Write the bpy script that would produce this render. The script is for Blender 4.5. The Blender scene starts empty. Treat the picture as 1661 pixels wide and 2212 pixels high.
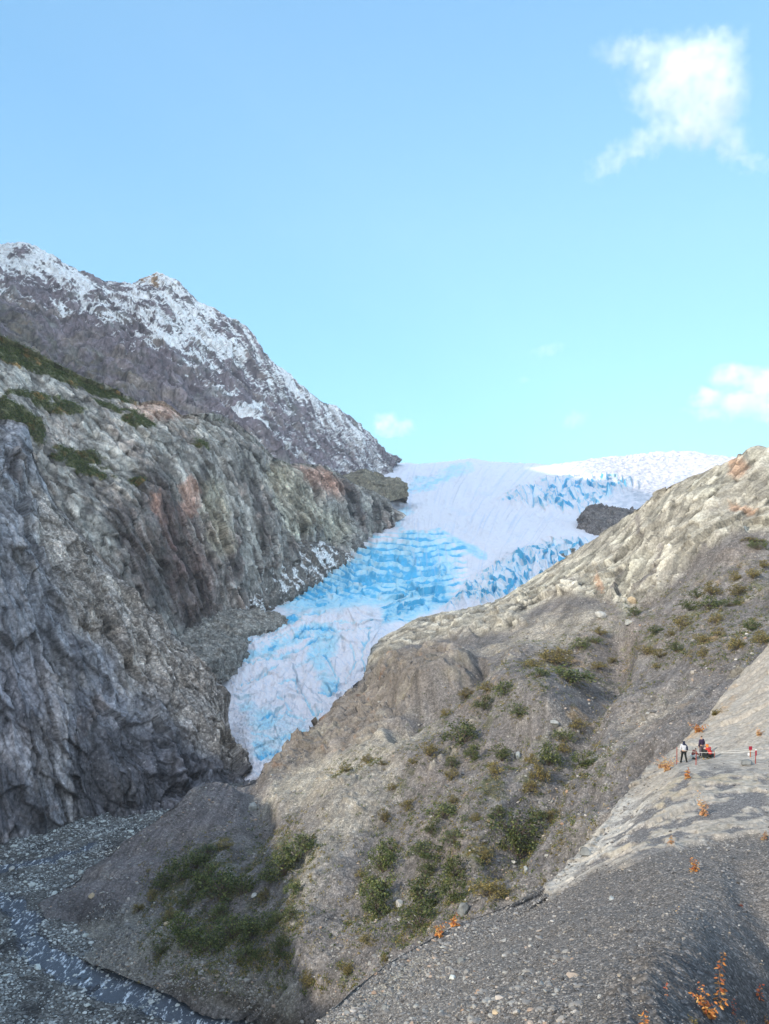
import bpy, math, random
import numpy as np
from mathutils import Vector, Matrix
R = math.radians
scene = bpy.context.scene
C = scene.collection

# ------------------------------------------------------------------ camera, sky, sun, exposure
FD, CU, CV = 1946.0, 830.5, 1106.0          # photograph measured on a 1661 x 2212 sheet
cam_d = bpy.data.cameras.new("camera")
cam = bpy.data.objects.new("camera", cam_d); C.objects.link(cam)
cam.location = (0, 0, 0); cam.rotation_euler = (R(90), 0, 0)
cam_d.sensor_fit = 'VERTICAL'; cam_d.sensor_height = 24.0
cam_d.lens = 24.0 * FD / 2212.0
cam_d.clip_start = 0.5; cam_d.clip_end = 40000
scene.camera = cam

SUN_EL, SUN_AZ = 29.0, 38.0                 # degrees; azimuth behind the left hand side
ts = Vector((-math.cos(R(SUN_AZ)) * math.cos(R(SUN_EL)), -math.sin(R(SUN_AZ)) * math.cos(R(SUN_EL)), math.sin(R(SUN_EL))))
sd = bpy.data.lights.new("sun", 'SUN'); sun = bpy.data.objects.new("sun", sd); C.objects.link(sun)
sd.energy = 2.3; sd.angle = R(0.9); sd.color = (1.0, 0.91, 0.77)
sun.rotation_euler = ts.to_track_quat('Z', 'Y').to_euler()

world = bpy.data.worlds.new("World"); scene.world = world; world.use_nodes = True
wn, wl = world.node_tree.nodes, world.node_tree.links
sky = wn.new("ShaderNodeTexSky"); sky.sky_type = 'NISHITA'; sky.sun_disc = False
sky.sun_elevation = R(SUN_EL); sky.sun_rotation = math.atan2(ts.x, ts.y)
sky.altitude = 100; sky.air_density = 1.0; sky.dust_density = 1.2; sky.ozone_density = 1.6
gm_ = wn.new("ShaderNodeGamma"); gm_.inputs[1].default_value = 0.55; wl.new(sky.outputs[0], gm_.inputs[0])
tint = wn.new("ShaderNodeVectorMath"); tint.operation = 'MULTIPLY'; tint.inputs[1].default_value = (0.70, 1.25, 1.60); wl.new(gm_.outputs[0], tint.inputs[0])
# added fill: unseen sky overhead and behind the viewer is brightened and whitened
tcw = wn.new("ShaderNodeTexCoord"); sxyz = wn.new("ShaderNodeSeparateXYZ"); wl.new(tcw.outputs["Generated"], sxyz.inputs[0])
mz = wn.new("ShaderNodeMapRange"); mz.interpolation_type = 'SMOOTHSTEP'; mz.inputs[1].default_value = 0.58; mz.inputs[2].default_value = 0.85; wl.new(sxyz.outputs[2], mz.inputs[0])
my = wn.new("ShaderNodeMapRange"); my.interpolation_type = 'SMOOTHSTEP'; my.inputs[1].default_value = 0.15; my.inputs[2].default_value = -0.35; wl.new(sxyz.outputs[1], my.inputs[0])
mm = wn.new("ShaderNodeMath"); mm.operation = 'MAXIMUM'; wl.new(mz.outputs[0], mm.inputs[0]); wl.new(my.outputs[0], mm.inputs[1])
sky_fill = wn.new("ShaderNodeVectorMath"); sky_fill.operation = 'MULTIPLY'; sky_fill.inputs[1].default_value = (3.45, 2.0, 1.55); wl.new(tint.outputs[0], sky_fill.inputs[0])
wmx = wn.new("ShaderNodeMix"); wmx.data_type = 'RGBA'; wl.new(mm.outputs[0], wmx.inputs[0]); wl.new(tint.outputs[0], wmx.inputs[6]); wl.new(sky_fill.outputs[0], wmx.inputs[7])
wl.new(wmx.outputs[2], wn["Background"].inputs[0]); wn["Background"].inputs[1].default_value = 0.15
scene.view_settings.view_transform = 'Standard'; scene.view_settings.look = 'None'
scene.view_settings.exposure = 1.15; scene.view_settings.gamma = 1.0
scene.cycles.max_bounces = 12; scene.cycles.diffuse_bounces = 3; scene.cycles.volume_bounces = 10
scene.cycles.use_denoising = True

# ------------------------------------------------------------------ helpers
rng = np.random.RandomState(7)
random.seed(7)
PERM = rng.permutation(256).astype(np.int32)
_g = rng.normal(size=(256, 3)); GRAD = (_g / np.linalg.norm(_g, axis=1)[:, None]).astype(np.float32)
PTS = rng.rand(256, 3).astype(np.float32); RV = (rng.rand(256, 3) * 2 - 1).astype(np.float32)
R1 = rng.rand(256).astype(np.float32)

def W(u, v, d):
    return np.array([(u - CU) / FD * d, d, -(v - CV) / FD * d])

def hidx(ix, iy, iz, s=0):
    return PERM[(PERM[(PERM[(ix + s * 37) & 255] + iy) & 255] + iz) & 255]

def perlin(p, s=0):
    p = p.astype(np.float32); i = np.floor(p).astype(np.int32); f = p - i
    w = f * f * f * (f * (f * 6 - 15) + 10); out = 0
    for dx in (0, 1):
        wx = w[:, 0] if dx else 1 - w[:, 0]
        for dy in (0, 1):
            wy = w[:, 1] if dy else 1 - w[:, 1]
            for dz in (0, 1):
                wz = w[:, 2] if dz else 1 - w[:, 2]
                g = GRAD[hidx(i[:, 0] + dx, i[:, 1] + dy, i[:, 2] + dz, s)]
                out = out + wx * wy * wz * (g[:, 0] * (f[:, 0] - dx) + g[:, 1] * (f[:, 1] - dy) + g[:, 2] * (f[:, 2] - dz))
    return out * 1.6

def fbm(p, o=4, s=0, g=0.5, ridged=False):
    a, t, out = 1.0, 0.0, 0.0
    for k in range(o):
        n = perlin(p * (2.03 ** k) + 17.3 * k, s + k)
        if ridged: n = 1 - 2 * np.abs(n)
        out = out + a * n; t += a; a *= g
    return out / t

def facets(p, s=0):
    """tilted planes, one per cell: fractured rock; also the distance to the nearest crack"""
    p = p.astype(np.float32); i = np.floor(p).astype(np.int32)
    b1 = np.full(len(p), 9, np.float32); b2 = b1.copy(); bh = np.zeros(len(p), np.float32)
    for dx in (-1, 0, 1):
        for dy in (-1, 0, 1):
            for dz in (-1, 0, 1):
                c = i + np.array([dx, dy, dz], np.int32)
                h = hidx(c[:, 0], c[:, 1], c[:, 2], s)
                v = p - (c + PTS[h]); d = np.einsum('ij,ij->i', v, v)
                hh = np.einsum('ij,ij->i', v, RV[h]) + (R1[h] - 0.5) * 0.7
                n = d < b1
                b2 = np.where(n, b1, np.minimum(b2, d)); bh = np.where(n, hh, bh); b1 = np.where(n, d, b1)
    return bh, np.sqrt(b2) - np.sqrt(b1)

def aniso(p, a, k):
    a = np.array(a, float); a /= np.linalg.norm(a)
    return p - (1 - k) * (p @ a)[:, None] * a

def sst(x, a, b):
    t = np.clip((x - a) / (b - a), 0, 1); return t * t * (3 - 2 * t)

def line_pts(L, n):
    P = np.array([W(*q) if len(q) == 3 else np.array(q[1:]) for q in L], float)
    seg = np.linalg.norm(np.diff(P, axis=0), axis=1) / np.maximum(20, (np.linalg.norm(P[1:], axis=1) + np.linalg.norm(P[:-1], axis=1)) / 2)
    t = np.concatenate([[0], np.cumsum(seg)]); T = t[-1]; t /= T
    x = np.linspace(0, 1, n)
    Q = np.stack([np.interp(x, t, P[:, k]) for k in range(3)], 1)
    return Q, T

class Sheet:
    """a landform: contour lines (u, v, distance) spanned by a dense grid, then displaced and coloured"""
    def __init__(s, lines, step=3.0, back=None, front=None, smooth=3, maxn=900):
        Ts = [line_pts(L, 8)[1] for L in lines]
        n = min(maxn, int(max(Ts) * FD / step))
        G = [line_pts(L, n)[0] for L in lines]
        ker = np.ones(2 * smooth + 1) / (2 * smooth + 1)
        for k, g in enumerate(G):
            if smooth:
                pad = np.concatenate([np.repeat(g[:1], smooth, 0), g, np.repeat(g[-1:], smooth, 0)])
                G[k] = np.stack([np.convolve(pad[:, c], ker, 'valid') for c in range(3)], 1)
        if back is not None: G.insert(0, G[0] + np.array(back, float))
        if front is not None: G.append(G[-1] + np.array(front, float))
        G = np.array(G); rows = []
        for k in range(len(G) - 1):
            a, b = G[k], G[k + 1]
            p = G[k - 1] if k else 2 * a - b
            q = G[k + 2] if k + 2 < len(G) else 2 * b - a
            if back is not None and k == 1: p = 2 * a - b
            if back is not None and k == 0: q = 2 * b - a
            if front is not None and k == len(G) - 3: q = 2 * b - a
            if front is not None and k == len(G) - 2: p = 2 * a - b
            ang = np.linalg.norm(b - a, axis=1) / np.maximum(np.linalg.norm(a + b, axis=1) / 2, 10)
            m = int(np.clip(np.percentile(ang, 75) * FD / step, 2, 340))
            if (k == 0 and back is not None) or (k == len(G) - 2 and front is not None): m = min(m, 26)
            for j in range(m):
                t = j / m
                ta, tb = (b - p) * 0.35, (q - a) * 0.35
                h = (2*t**3-3*t*t+1) * a + (t**3-2*t*t+t) * ta + (-2*t**3+3*t*t) * b + (t**3-t*t) * tb
                rows.append(h)
        rows.append(G[-1])
        s.P = np.array(rows); s.shape = s.P.shape[:2]
        s.update()
        s.u0, s.v0 = s.u.copy(), s.v.copy(); s.p0 = s.p.copy()
    def update(s):
        P = s.P
        du = np.gradient(P, axis=1); dv = np.gradient(P, axis=0)
        N = np.cross(du, dv); N /= np.maximum(np.linalg.norm(N, axis=2), 1e-9)[..., None]
        s.p = P.reshape(-1, 3); n = N.reshape(-1, 3)
        flip = np.einsum('ij,ij->i', n, s.p).mean() > 0
        s.flip = flip
        s.n = -n if flip else n
        y = np.maximum(s.p[:, 1], 1)
        s.u = CU + s.p[:, 0] / y * FD; s.v = CV - s.p[:, 2] / y * FD; s.d = s.p[:, 1]
    def push(s, h, dirv=None, cen=1.0):
        h = h - h.mean() * cen
        d = s.n * h[:, None] if dirv is None else np.array(dirv)[None] * h[:, None]
        s.P = (s.p + d).reshape(s.P.shape); s.update()
    def mesh(s, name, mat, col, grv=None, label=None, cat=None):
        if name != 'glacier': col = col * (np.array([1.0, 0.98, 0.97]) if name in ('hillside', 'gravel_mound') else np.array([1.08, 1.0, 0.90]))
        r, c = s.shape
        idx = np.arange(r * c).reshape(r, c)
        q = np.stack([idx[:-1, :-1], idx[:-1, 1:], idx[1:, 1:], idx[1:, :-1]], -1).reshape(-1, 4)
        if s.flip: q = q[:, ::-1]
        me = raw_mesh(name, s.p, q)
        at = me.color_attributes.new("Col", 'FLOAT_COLOR', 'POINT')
        at.data.foreach_set("color", np.concatenate([np.clip(col, 0.004, 0.95), np.ones((len(col), 1))], 1).astype(np.float32).ravel())
        if grv is not None:
            ga = me.attributes.new("Grv", 'FLOAT', 'POINT'); ga.data.foreach_set("value", grv.astype(np.float32))
        me.materials.append(mat)
        o = bpy.data.objects.new(name, me); C.objects.link(o)
        o["kind"] = "structure"
        if label: o["label"] = label
        if cat: o["category"] = cat
        return o

def raw_mesh(name, v, f, smooth=True):
    me = bpy.data.meshes.new(name)
    v = np.asarray(v, np.float32); f = np.asarray(f, np.int32); k = f.shape[1]
    me.vertices.add(len(v)); me.vertices.foreach_set("co", v.ravel())
    me.loops.add(f.size); me.loops.foreach_set("vertex_index", f.ravel())
    me.polygons.add(len(f)); me.polygons.foreach_set("loop_start", np.arange(0, f.size, k, dtype=np.int32))
    me.polygons.foreach_set("loop_total", np.full(len(f), k, np.int32))
    me.polygons.foreach_set("use_smooth", np.full(len(f), smooth))
    me.update(calc_edges=True); me.validate(); return me

def sdf_poly(u, v, poly):
    P = np.array(poly, float); Q = np.roll(P, -1, 0)
    d = np.full(len(u), 1e9); ins = np.zeros(len(u), bool)
    for (ax, ay), (bx, by) in zip(P, Q):
        ex, ey = bx - ax, by - ay; wx, wy = u - ax, v - ay
        t = np.clip((wx * ex + wy * ey) / (ex * ex + ey * ey + 1e-9), 0, 1)
        d = np.minimum(d, np.hypot(wx - ex * t, wy - ey * t))
        c = (ay > v) != (by > v)
        with np.errstate(divide='ignore', invalid='ignore'):
            xx = ax + (v - ay) * ex / (ey if ey else 1e-9)
        ins ^= c & (u < xx)
    return np.where(ins, -d, d)

def sdf_line(u, v, L):
    d = np.full(len(u), 1e9)
    for (ax, ay), (bx, by) in zip(L[:-1], L[1:]):
        ex, ey = bx - ax, by - ay; wx, wy = u - ax, v - ay
        t = np.clip((wx * ex + wy * ey) / (ex * ex + ey * ey + 1e-9), 0, 1)
        d = np.minimum(d, np.hypot(wx - ex * t, wy - ey * t))
    return d

def poly(u, v, pts, soft=10): return 1 - sst(sdf_poly(u, v, pts), -soft, soft)
def stroke(u, v, pts, w, soft=None):
    soft = w * 0.6 if soft is None else soft
    return 1 - sst(sdf_line(u, v, pts), max(0, w - soft), w + soft)
def blob(u, v, cu, cv, ru, rv, ang=0, soft=0.4):
    a = R(ang); x, y = u - cu, v - cv
    X = (x * math.cos(a) + y * math.sin(a)) / ru; Y = (-x * math.sin(a) + y * math.cos(a)) / rv
    return 1 - sst(np.hypot(X, Y), 1 - soft, 1 + soft)
def mixc(col, m, c):
    return col * (1 - m[:, None]) + np.array(c, float) * m[:, None]

# ------------------------------------------------------------------ materials
def nodes(name):
    m = bpy.data.materials.new(name); m.use_nodes = True
    n = m.node_tree.nodes; l = m.node_tree.links
    return m, n, l, n["Principled BSDF"]

def terrain_mat(name, fine, grain, bump, zs=1.0, rough=0.9, contrast=0.35, speck=0.9, bumpg=1.0):
    """vertex albedo, fine mottling (size in m), stones of a given grain (size in m) where Grv is set"""
    m, n, l, b = nodes(name)
    b.inputs["Roughness"].default_value = rough; b.inputs["Specular IOR Level"].default_value = 0.25
    at = n.new("ShaderNodeVertexColor"); at.layer_name = "Col"
    gv = n.new("ShaderNodeAttribute"); gv.attribute_name = "Grv"
    tc = n.new("ShaderNodeTexCoord"); mp = n.new("ShaderNodeMapping"); mp.inputs["Scale"].default_value = (1, 1, zs)
    l.new(tc.outputs["Object"], mp.inputs[0])
    no = n.new("ShaderNodeTexNoise"); no.inputs["Scale"].default_value = 1 / fine; no.inputs["Detail"].default_value = 5; no.inputs["Roughness"].default_value = 0.65
    l.new(mp.outputs[0], no.inputs[0])
    mr = n.new("ShaderNodeMapRange"); mr.inputs[1].default_value = 0.3; mr.inputs[2].default_value = 0.7
    mr.inputs[3].default_value = 1 - contrast; mr.inputs[4].default_value = 1 + contrast
    l.new(no.outputs[0], mr.inputs[0])
    vo = n.new("ShaderNodeTexVoronoi"); vo.inputs["Scale"].default_value = 1 / grain
    l.new(tc.outputs["Object"], vo.inputs[0])
    sp = n.new("ShaderNodeSeparateColor"); l.new(vo.outputs["Color"], sp.inputs[0])
    pw = n.new("ShaderNodeMath"); pw.operation = 'POWER'; l.new(sp.outputs[0], pw.inputs[0]); pw.inputs[1].default_value = 3.0
    ms = n.new("ShaderNodeMapRange"); ms.inputs[3].default_value = 1 - 0.35 * speck; ms.inputs[4].default_value = 1 + 1.5 * speck
    l.new(pw.outputs[0], ms.inputs[0])
    mg = n.new("ShaderNodeMix"); mg.data_type = 'FLOAT'; l.new(gv.outputs["Fac"], mg.inputs[0]); mg.inputs[2].default_value = 1.0
    l.new(ms.outputs[0], mg.inputs[3])
    mu = n.new("ShaderNodeMath"); mu.operation = 'MULTIPLY'; l.new(mr.outputs[0], mu.inputs[0]); l.new(mg.outputs[0], mu.inputs[1])
    mc = n.new("ShaderNodeVectorMath"); mc.operation = 'SCALE'; l.new(at.outputs[0], mc.inputs[0]); l.new(mu.outputs[0], mc.inputs["Scale"])
    l.new(mc.outputs[0], b.inputs["Base Color"])
    hm = n.new("ShaderNodeMath"); hm.operation = 'MULTIPLY'; l.new(vo.outputs["Distance"], hm.inputs[0])
    gm = n.new("ShaderNodeMath"); gm.operation = 'MULTIPLY'; l.new(gv.outputs["Fac"], gm.inputs[0]); gm.inputs[1].default_value = -0.9 * bumpg
    l.new(gm.outputs[0], hm.inputs[1])
    ad = n.new("ShaderNodeMath"); ad.operation = 'ADD'; l.new(hm.outputs[0], ad.inputs[0]); l.new(no.outputs[0], ad.inputs[1])
    bp = n.new("ShaderNodeBump"); bp.inputs["Strength"].default_value = 1.0; bp.inputs["Distance"].default_value = bump
    l.new(ad.outputs[0], bp.inputs["Height"]); l.new(bp.outputs[0], b.inputs["Normal"])
    return m

def plain_mat(name, col, rough=0.8, var=0.0, scale=10.0, bump=0.0):
    m, n, l, b = nodes(name); b.inputs["Roughness"].default_value = rough
    b.inputs["Specular IOR Level"].default_value = 0.3
    no = n.new("ShaderNodeTexNoise"); no.inputs["Scale"].default_value = scale; no.inputs["Detail"].default_value = 4
    tc = n.new("ShaderNodeTexCoord"); l.new(tc.outputs["Object"], no.inputs[0])
    rp = n.new("ShaderNodeValToRGB"); c = np.array(col)
    rp.color_ramp.elements[0].position = 0.3; rp.color_ramp.elements[1].position = 0.7
    rp.color_ramp.elements[0].color = (*(c * (1 - var)), 1); rp.color_ramp.elements[1].color = (*np.minimum(c * (1 + var), 1), 1)
    l.new(no.outputs[0], rp.inputs[0]); l.new(rp.outputs[0], b.inputs["Base Color"])
    if bump:
        bp = n.new("ShaderNodeBump"); bp.inputs["Distance"].default_value = bump
        l.new(no.outputs[0], bp.inputs["Height"]); l.new(bp.outputs[0], b.inputs["Normal"])
    return m

def leaf_mat(name, c1, c2, c3):
    """colour differs leaf by leaf (mesh island) and bush by bush"""
    m, n, l, b = nodes(name); b.inputs["Roughness"].default_value = 0.6
    ge = n.new("ShaderNodeNewGeometry"); rp = n.new("ShaderNodeValToRGB")
    e = rp.color_ramp.elements; e[0].color = (*c1, 1); e[1].color = (*c3, 1); x = e.new(0.5); x.color = (*c2, 1)
    l.new(ge.outputs["Random Per Island"], rp.inputs[0])
    oi = n.new("ShaderNodeObjectInfo"); mr = n.new("ShaderNodeMapRange"); mr.inputs[3].default_value = 0.75; mr.inputs[4].default_value = 1.25
    l.new(oi.outputs["Random"], mr.inputs[0])
    sc = n.new("ShaderNodeVectorMath"); sc.operation = 'SCALE'; l.new(rp.outputs[0], sc.inputs[0]); l.new(mr.outputs[0], sc.inputs["Scale"])
    l.new(sc.outputs[0], b.inputs["Base Color"])
    tr = n.new("ShaderNodeBsdfTranslucent"); l.new(sc.outputs[0], tr.inputs[0])
    mx = n.new("ShaderNodeMixShader"); mx.inputs[0].default_value = 0.25
    l.new(b.outputs[0], mx.inputs[1]); l.new(tr.outputs[0], mx.inputs[2]); l.new(mx.outputs[0], n["Material Output"].inputs[0])
    return m

M_mount = terrain_mat("mountain_rock", 6.0, 3.0, 3.0, zs=0.6, contrast=0.45)
M_mid = terrain_mat("cliff_rock", 1.6, 1.0, 0.9, zs=0.7, contrast=0.42)
M_near = terrain_mat("canyon_rock", 1.0, 0.6, 0.6, zs=0.7, contrast=0.42)
M_slope = terrain_mat("slope_rock", 0.8, 0.27, 0.16, contrast=0.45, speck=0.42)
M_spur = terrain_mat("gravel_and_slab", 0.35, 0.09, 0.06, contrast=0.35, speck=0.7)
M_bed = terrain_mat("river_gravel", 0.8, 0.45, 0.35, contrast=0.3)

# ------------------------------------------------------------------ far ground
gm = raw_mesh("ground", [(-2800, -1500, -140), (2800, -1500, -140), (2800, 4700, -140), (-2800, 4700, -140)], [(0, 1, 2, 3)])
gm.materials.append(plain_mat("valley_gravel", (0.16, 0.16, 0.16), 0.9, 0.3, 0.05)); go = bpy.data.objects.new("ground", gm); C.objects.link(go); go["kind"] = "structure"

SHEETS = {}
# ------------------------------------------------------------------ snowy mountain
s = Sheet([
 [(-420,430,1650),(-250,450,1680),(-80,510,1700),(0,528,1700),(62,528,1720),(95,548,1730),(150,572,1750),(215,600,1770),(290,617,1790),(318,602,1795),(340,597,1800),(378,607,1810),(420,645,1830),(480,680,1860),(530,706,1890),(552,736,1900),(565,755,1910),(590,785,1940),(640,828,2010),(700,868,2100),(760,905,2220),(800,945,2330),(835,985,2430),(862,1003,2500)],
 [(-420,620,1500),(-150,640,1520),(0,640,1530),(120,690,1560),(260,720,1590),(340,690,1640),(430,770,1690),(520,830,1760),(600,880,1850),(680,930,1960),(760,960,2120),(810,985,2260),(850,1006,2400)],
 [(-420,800,1250),(0,780,1330),(150,820,1370),(300,860,1400),(430,880,1460),(540,900,1530),(560,930,1560),(620,960,1700),(700,990,1850),(780,1005,2080),(845,1010,2300)],
 [(-420,1000,1050),(0,960,1080),(200,980,1150),(350,980,1200),(480,975,1280),(590,1000,1450),(650,1020,1550),(720,1040,1700),(780,1040,1950),(840,1030,2200)]],
 step=2.7, back=(-80, 400, -330), front=(30, -60, -150))
p = s.p
big = fbm(aniso(p, (0.5, 0, -1), 0.45) / 160, 5, 3, 0.55, True)
h1, c1 = facets(aniso(p + 30 * fbm(p / 90, 2, 9)[:, None], (0.4, 0, -1), 0.5) / 60, 1)
h2, c2 = facets(aniso(p, (0.3, 0, -1), 0.5) / 20, 2)
edge = sst(np.linspace(0, 1, s.shape[0])[:, None].repeat(s.shape[1], 1).ravel(), 0.0, 0.3) * 0.6 + 0.4
h3_, c3 = facets(aniso(p, (0.3, 0, -1), 0.6) / 8, 3)
gul = fbm(aniso(p, (0.45, 0, -1), 0.15) / 48, 4, 7, 0.55, True)
s.push((big * 22 + gul * 18 + h1 * 7 + h2 * 5.5 + h3_ * 4 + fbm(p / 12, 3, 5) * 4) * edge, cen=0.4)
u, v = s.u0, s.v0; p = s.p
gul2 = fbm(aniso(p, (0.5, 0, -1), 0.13) / 16, 3, 27, 0.55, True); wn1 = fbm(p / 60, 4, 21); wn2 = fbm(aniso(p, (0.55, 0, -1), 0.22) / 20, 4, 22, 0.6); wn3 = fbm(p / 5, 2, 23)
col = np.tile(np.array([0.155, 0.132, 0.148]), (len(p), 1))
col = mixc(col, sst(wn1, -0.1, 0.5), (0.205, 0.175, 0.160))
col = mixc(col, sst(fbm(p / 45, 3, 25), 0.1, 0.5) * 0.7, (0.175, 0.180, 0.175))
col = mixc(col, sst(-wn2, 0.15, 0.5) * 0.6, (0.075, 0.075, 0.085))
alt = 1 - sst(sdf_line(u, v, [(-400,430),(0,530),(290,620),(340,600),(480,680),(600,800),(760,900),(860,1000)]), 60, 330)
up = s.n[:, 2]
paint = (0.55 * poly(u, v, [(290,610),(340,590),(480,680),(540,740),(490,800),(400,790),(330,760),(270,690)], 40)
  + 0.6 * poly(u, v, [(-50,520),(60,525),(130,570),(230,620),(180,650),(90,600),(-50,560)], 14)
  + 0.5 * poly(u, v, [(540,850),(590,790),(640,830),(700,880),(640,880),(600,900)], 20)
  + 0.45 * stroke(u, v, [(610,805),(670,860),(740,930),(790,990)], 14)
  + 0.4 * stroke(u, v, [(395,790),(400,850),(385,900)], 5)
  + 0.3 * stroke(u, v, [(170,600),(230,660),(250,740)], 14)
  + 0.25 * stroke(u, v, [(690,880),(770,960),(800,1000)], 25)
  + 1.3 * poly(u, v, [(478,893),(520,884),(552,888),(548,905),(552,935),(530,925),(500,905)], 5)
  + 1.0 * stroke(u, v, [(545,925),(580,955),(610,985)], 4))
snow = (up - 0.42) * 1.0 + alt * 0.75 + paint * 1.1 + wn2 * 1.7 + wn3 * 0.7 + wn1 * 1.1 - gul * 1.1 - gul2 * 0.7 - 0.12
snow -= 1.6 * poly(u, v, [(-400,680),(0,680),(120,720),(300,800),(420,880),(380,1000),(-400,1050)], 60)
snow -= 0.35 * poly(u, v, [(300,790),(520,820),(600,900),(560,960),(380,900)], 50)
sm = sst(snow, 0.0, 0.07)
col = mixc(col, 0.8 * poly(u, v, [(300,612),(320,600),(350,596),(372,606),(345,622),(315,620)], 6), (0.36, 0.23, 0.12))
veg = sst(poly(u, v, [(-400,640),(0,660),(60,690),(160,745),(300,800),(330,860),(200,870),(-400,950)], 50) + fbm(p / 25, 4, 31) * 1.3, 0.75, 1.15)
veg = veg * 0.6
col = mixc(col, veg * 0.85, (0.075, 0.075, 0.045)); col = mixc(col, veg * sst(fbm(p / 15, 3, 33), 0.05, 0.4) * 0.7, (0.15, 0.10, 0.05))
col = mixc(col, sm, (0.90, 0.90, 0.95))
col = col * np.where(sm > 0.5, 1.0, 1.6 * (1 + 0.4 * h2) * (1 - 0.4 * (1 - sst(c2, 0, 0.12))))[:, None]
SHEETS['mountain'] = s
s.mesh("mountain", M_mount, col, label="snow dusted grey mountain rising on the left above the glacier", cat="mountain")

# unseen ridge added left of the picture, shaped to throw shade on the ice
s = Sheet([
 [('w',-1080,2300,500),('w',-1010,2060,880),('w',-970,1850,1000),('w',-950,1660,1220),('w',-950,1450,1080),('w',-950,1250,1040),('w',-950,1000,1040),('w',-950,500,1040),('w',-950,100,930),('w',-950,-150,800),('w',-970,-290,520),('w',-1000,-420,300),('w',-1000,-700,200)],
 [('w',-900,1900,300),('w',-800,1500,250),('w',-640,1150,120),('w',-500,800,190),('w',-460,500,180),('w',-450,200,160),('w',-450,-100,120),('w',-500,-300,60),('w',-600,-700,0)],
 [('w',-800,1900,-60),('w',-700,1500,-60),('w',-400,1000,-60),('w',-320,700,60),('w',-290,430,60),('w',-260,200,-20),('w',-250,-100,-60),('w',-300,-300,-80),('w',-400,-700,-110)]],
 step=14, back=(-500, 0, -500), front=(60, 0, -100))
s.push(fbm(s.p / 180, 4, 3, 0.5, True) * 22)
s2 = Sheet([  # unseen wall added out of frame to shade the stream and lower slope
 [('w',-150,192,-14),('w',-150,165,-2),('w',-148,100,8),('w',-145,40,5),('w',-140,-60,5),('w',-150,-160,0)],
 [('w',-126,192,-60),('w',-126,165,-50),('w',-122,100,-45),('w',-118,40,-45),('w',-116,-60,-45),('w',-120,-160,-45)],
 [('w',-112,192,-101),('w',-112,165,-101),('w',-106,100,-101),('w',-102,40,-101),('w',-100,-60,-101),('w',-100,-160,-101)]],
 step=8, back=(-60, 0, -60), front=(4, 0, -6))
s2.push(fbm(s2.p / 12, 5, 3, 0.65, True) * 9)
s2.mesh("added_shade_rim", M_near, np.tile(np.array([0.2, 0.2, 0.2]), (len(s2.p), 1)))
s.mesh("added_shade_hills", M_mount, np.tile(np.array([0.15, 0.14, 0.14]), (len(s.p), 1)))

# ------------------------------------------------------------------ middle cliff
s = Sheet([
 [(-420,560,430),(-250,620,440),(0,712,480),(90,760,500),(180,806,520),(255,838,545),(292,862,560),(320,856,570),(350,858,580),(372,874,590),(392,892,600),(430,886,610),(470,890,640),(505,908,670),(540,935,700),(562,958,730),(590,985,760),(625,1000,810),(650,998,840),(700,1003,900),(735,1022,940),(760,1040,980),(800,1055,1020),(835,1075,1060),(852,1100,1090),(858,1112,1100)],
 [(-420,800,390),(0,870,440),(100,930,460),(200,965,480),(330,950,520),(430,955,570),(500,970,610),(560,1010,670),(600,1040,740),(650,1050,800),(720,1060,890),(780,1070,960),(830,1090,1030),(856,1125,1085)],
 [(-420,1100,370),(0,1090,412),(130,1090,435),(250,1100,455),(350,1110,490),(440,1130,530),(520,1140,580),(590,1130,640),(640,1120,720),(720,1120,850),(780,1130,930),(820,1130,1000),(852,1138,1065)],
 [(-420,1500,345),(0,1450,380),(180,1430,400),(300,1400,430),(400,1350,480),(470,1335,520),(525,1275,560),(600,1225,640),(660,1195,740),(720,1190,810),(765,1198,850),(776,1168,920),(820,1155,1000),(850,1150,1050)]],
 step=2.5, back=(-60, 130, -130), front=(8, -8, -50))
p = s.p
rowt = np.linspace(0, 1, s.shape[0])[:, None].repeat(s.shape[1], 1).ravel()
vd = (0.25, 0.15, -1)
big = fbm(aniso(p, vd, 0.30) / 42, 4, 41, 0.55, True)
h1, c1 = facets(aniso(p + 6 * fbm(p / 25, 2, 9)[:, None], vd, 0.33) / 15, 4)
h2, c2 = facets(aniso(p, vd, 0.4) / 5.5, 5)
up0 = np.clip(s.n[:, 2], 0, 1)
amp = 1 - 0.35 * up0
dist = s.d / 550
flu = fbm(aniso(p, vd, 0.12) / 11, 3, 47, 0.5, True); h4, c4 = facets(aniso(p, vd, 0.6) / 2.2, 18)
s.push((big * 6.5 + flu * 3.4 * sst(1 - up0, 0.2, 0.6) + h1 * 3.4 + h2 * 2.2 + h4 * 1.1) * amp * np.clip(dist, 0.7, 1.6) * (0.35 + 0.65 * sst(rowt, 0.05, 0.25)))
u, v = s.u0, s.v0; p = s.p
q1 = fbm(aniso(p, vd, 0.25) / 14, 4, 51, 0.6); q2 = fbm(p / 35, 3, 52); q3 = fbm(p / 5, 3, 53); q4 = fbm(aniso(p, vd, 0.12) / 6, 3, 54)
col = np.tile(np.array([0.185, 0.182, 0.175]), (len(p), 1))
col = mixc(col, sst(q2, -0.15, 0.35) * 0.8, (0.235, 0.240, 0.228))
col = mixc(col, sst(-q2 + q3 * 0.4, 0.1, 0.45) * 0.7, (0.215, 0.180, 0.165))
col = mixc(col, sst(q1, 0.2, 0.55) * 0.7, (0.30, 0.30, 0.285))
dk = sst(q4, 0.12, 0.45) * sst(1 - up0, 0.3, 0.8)
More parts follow.
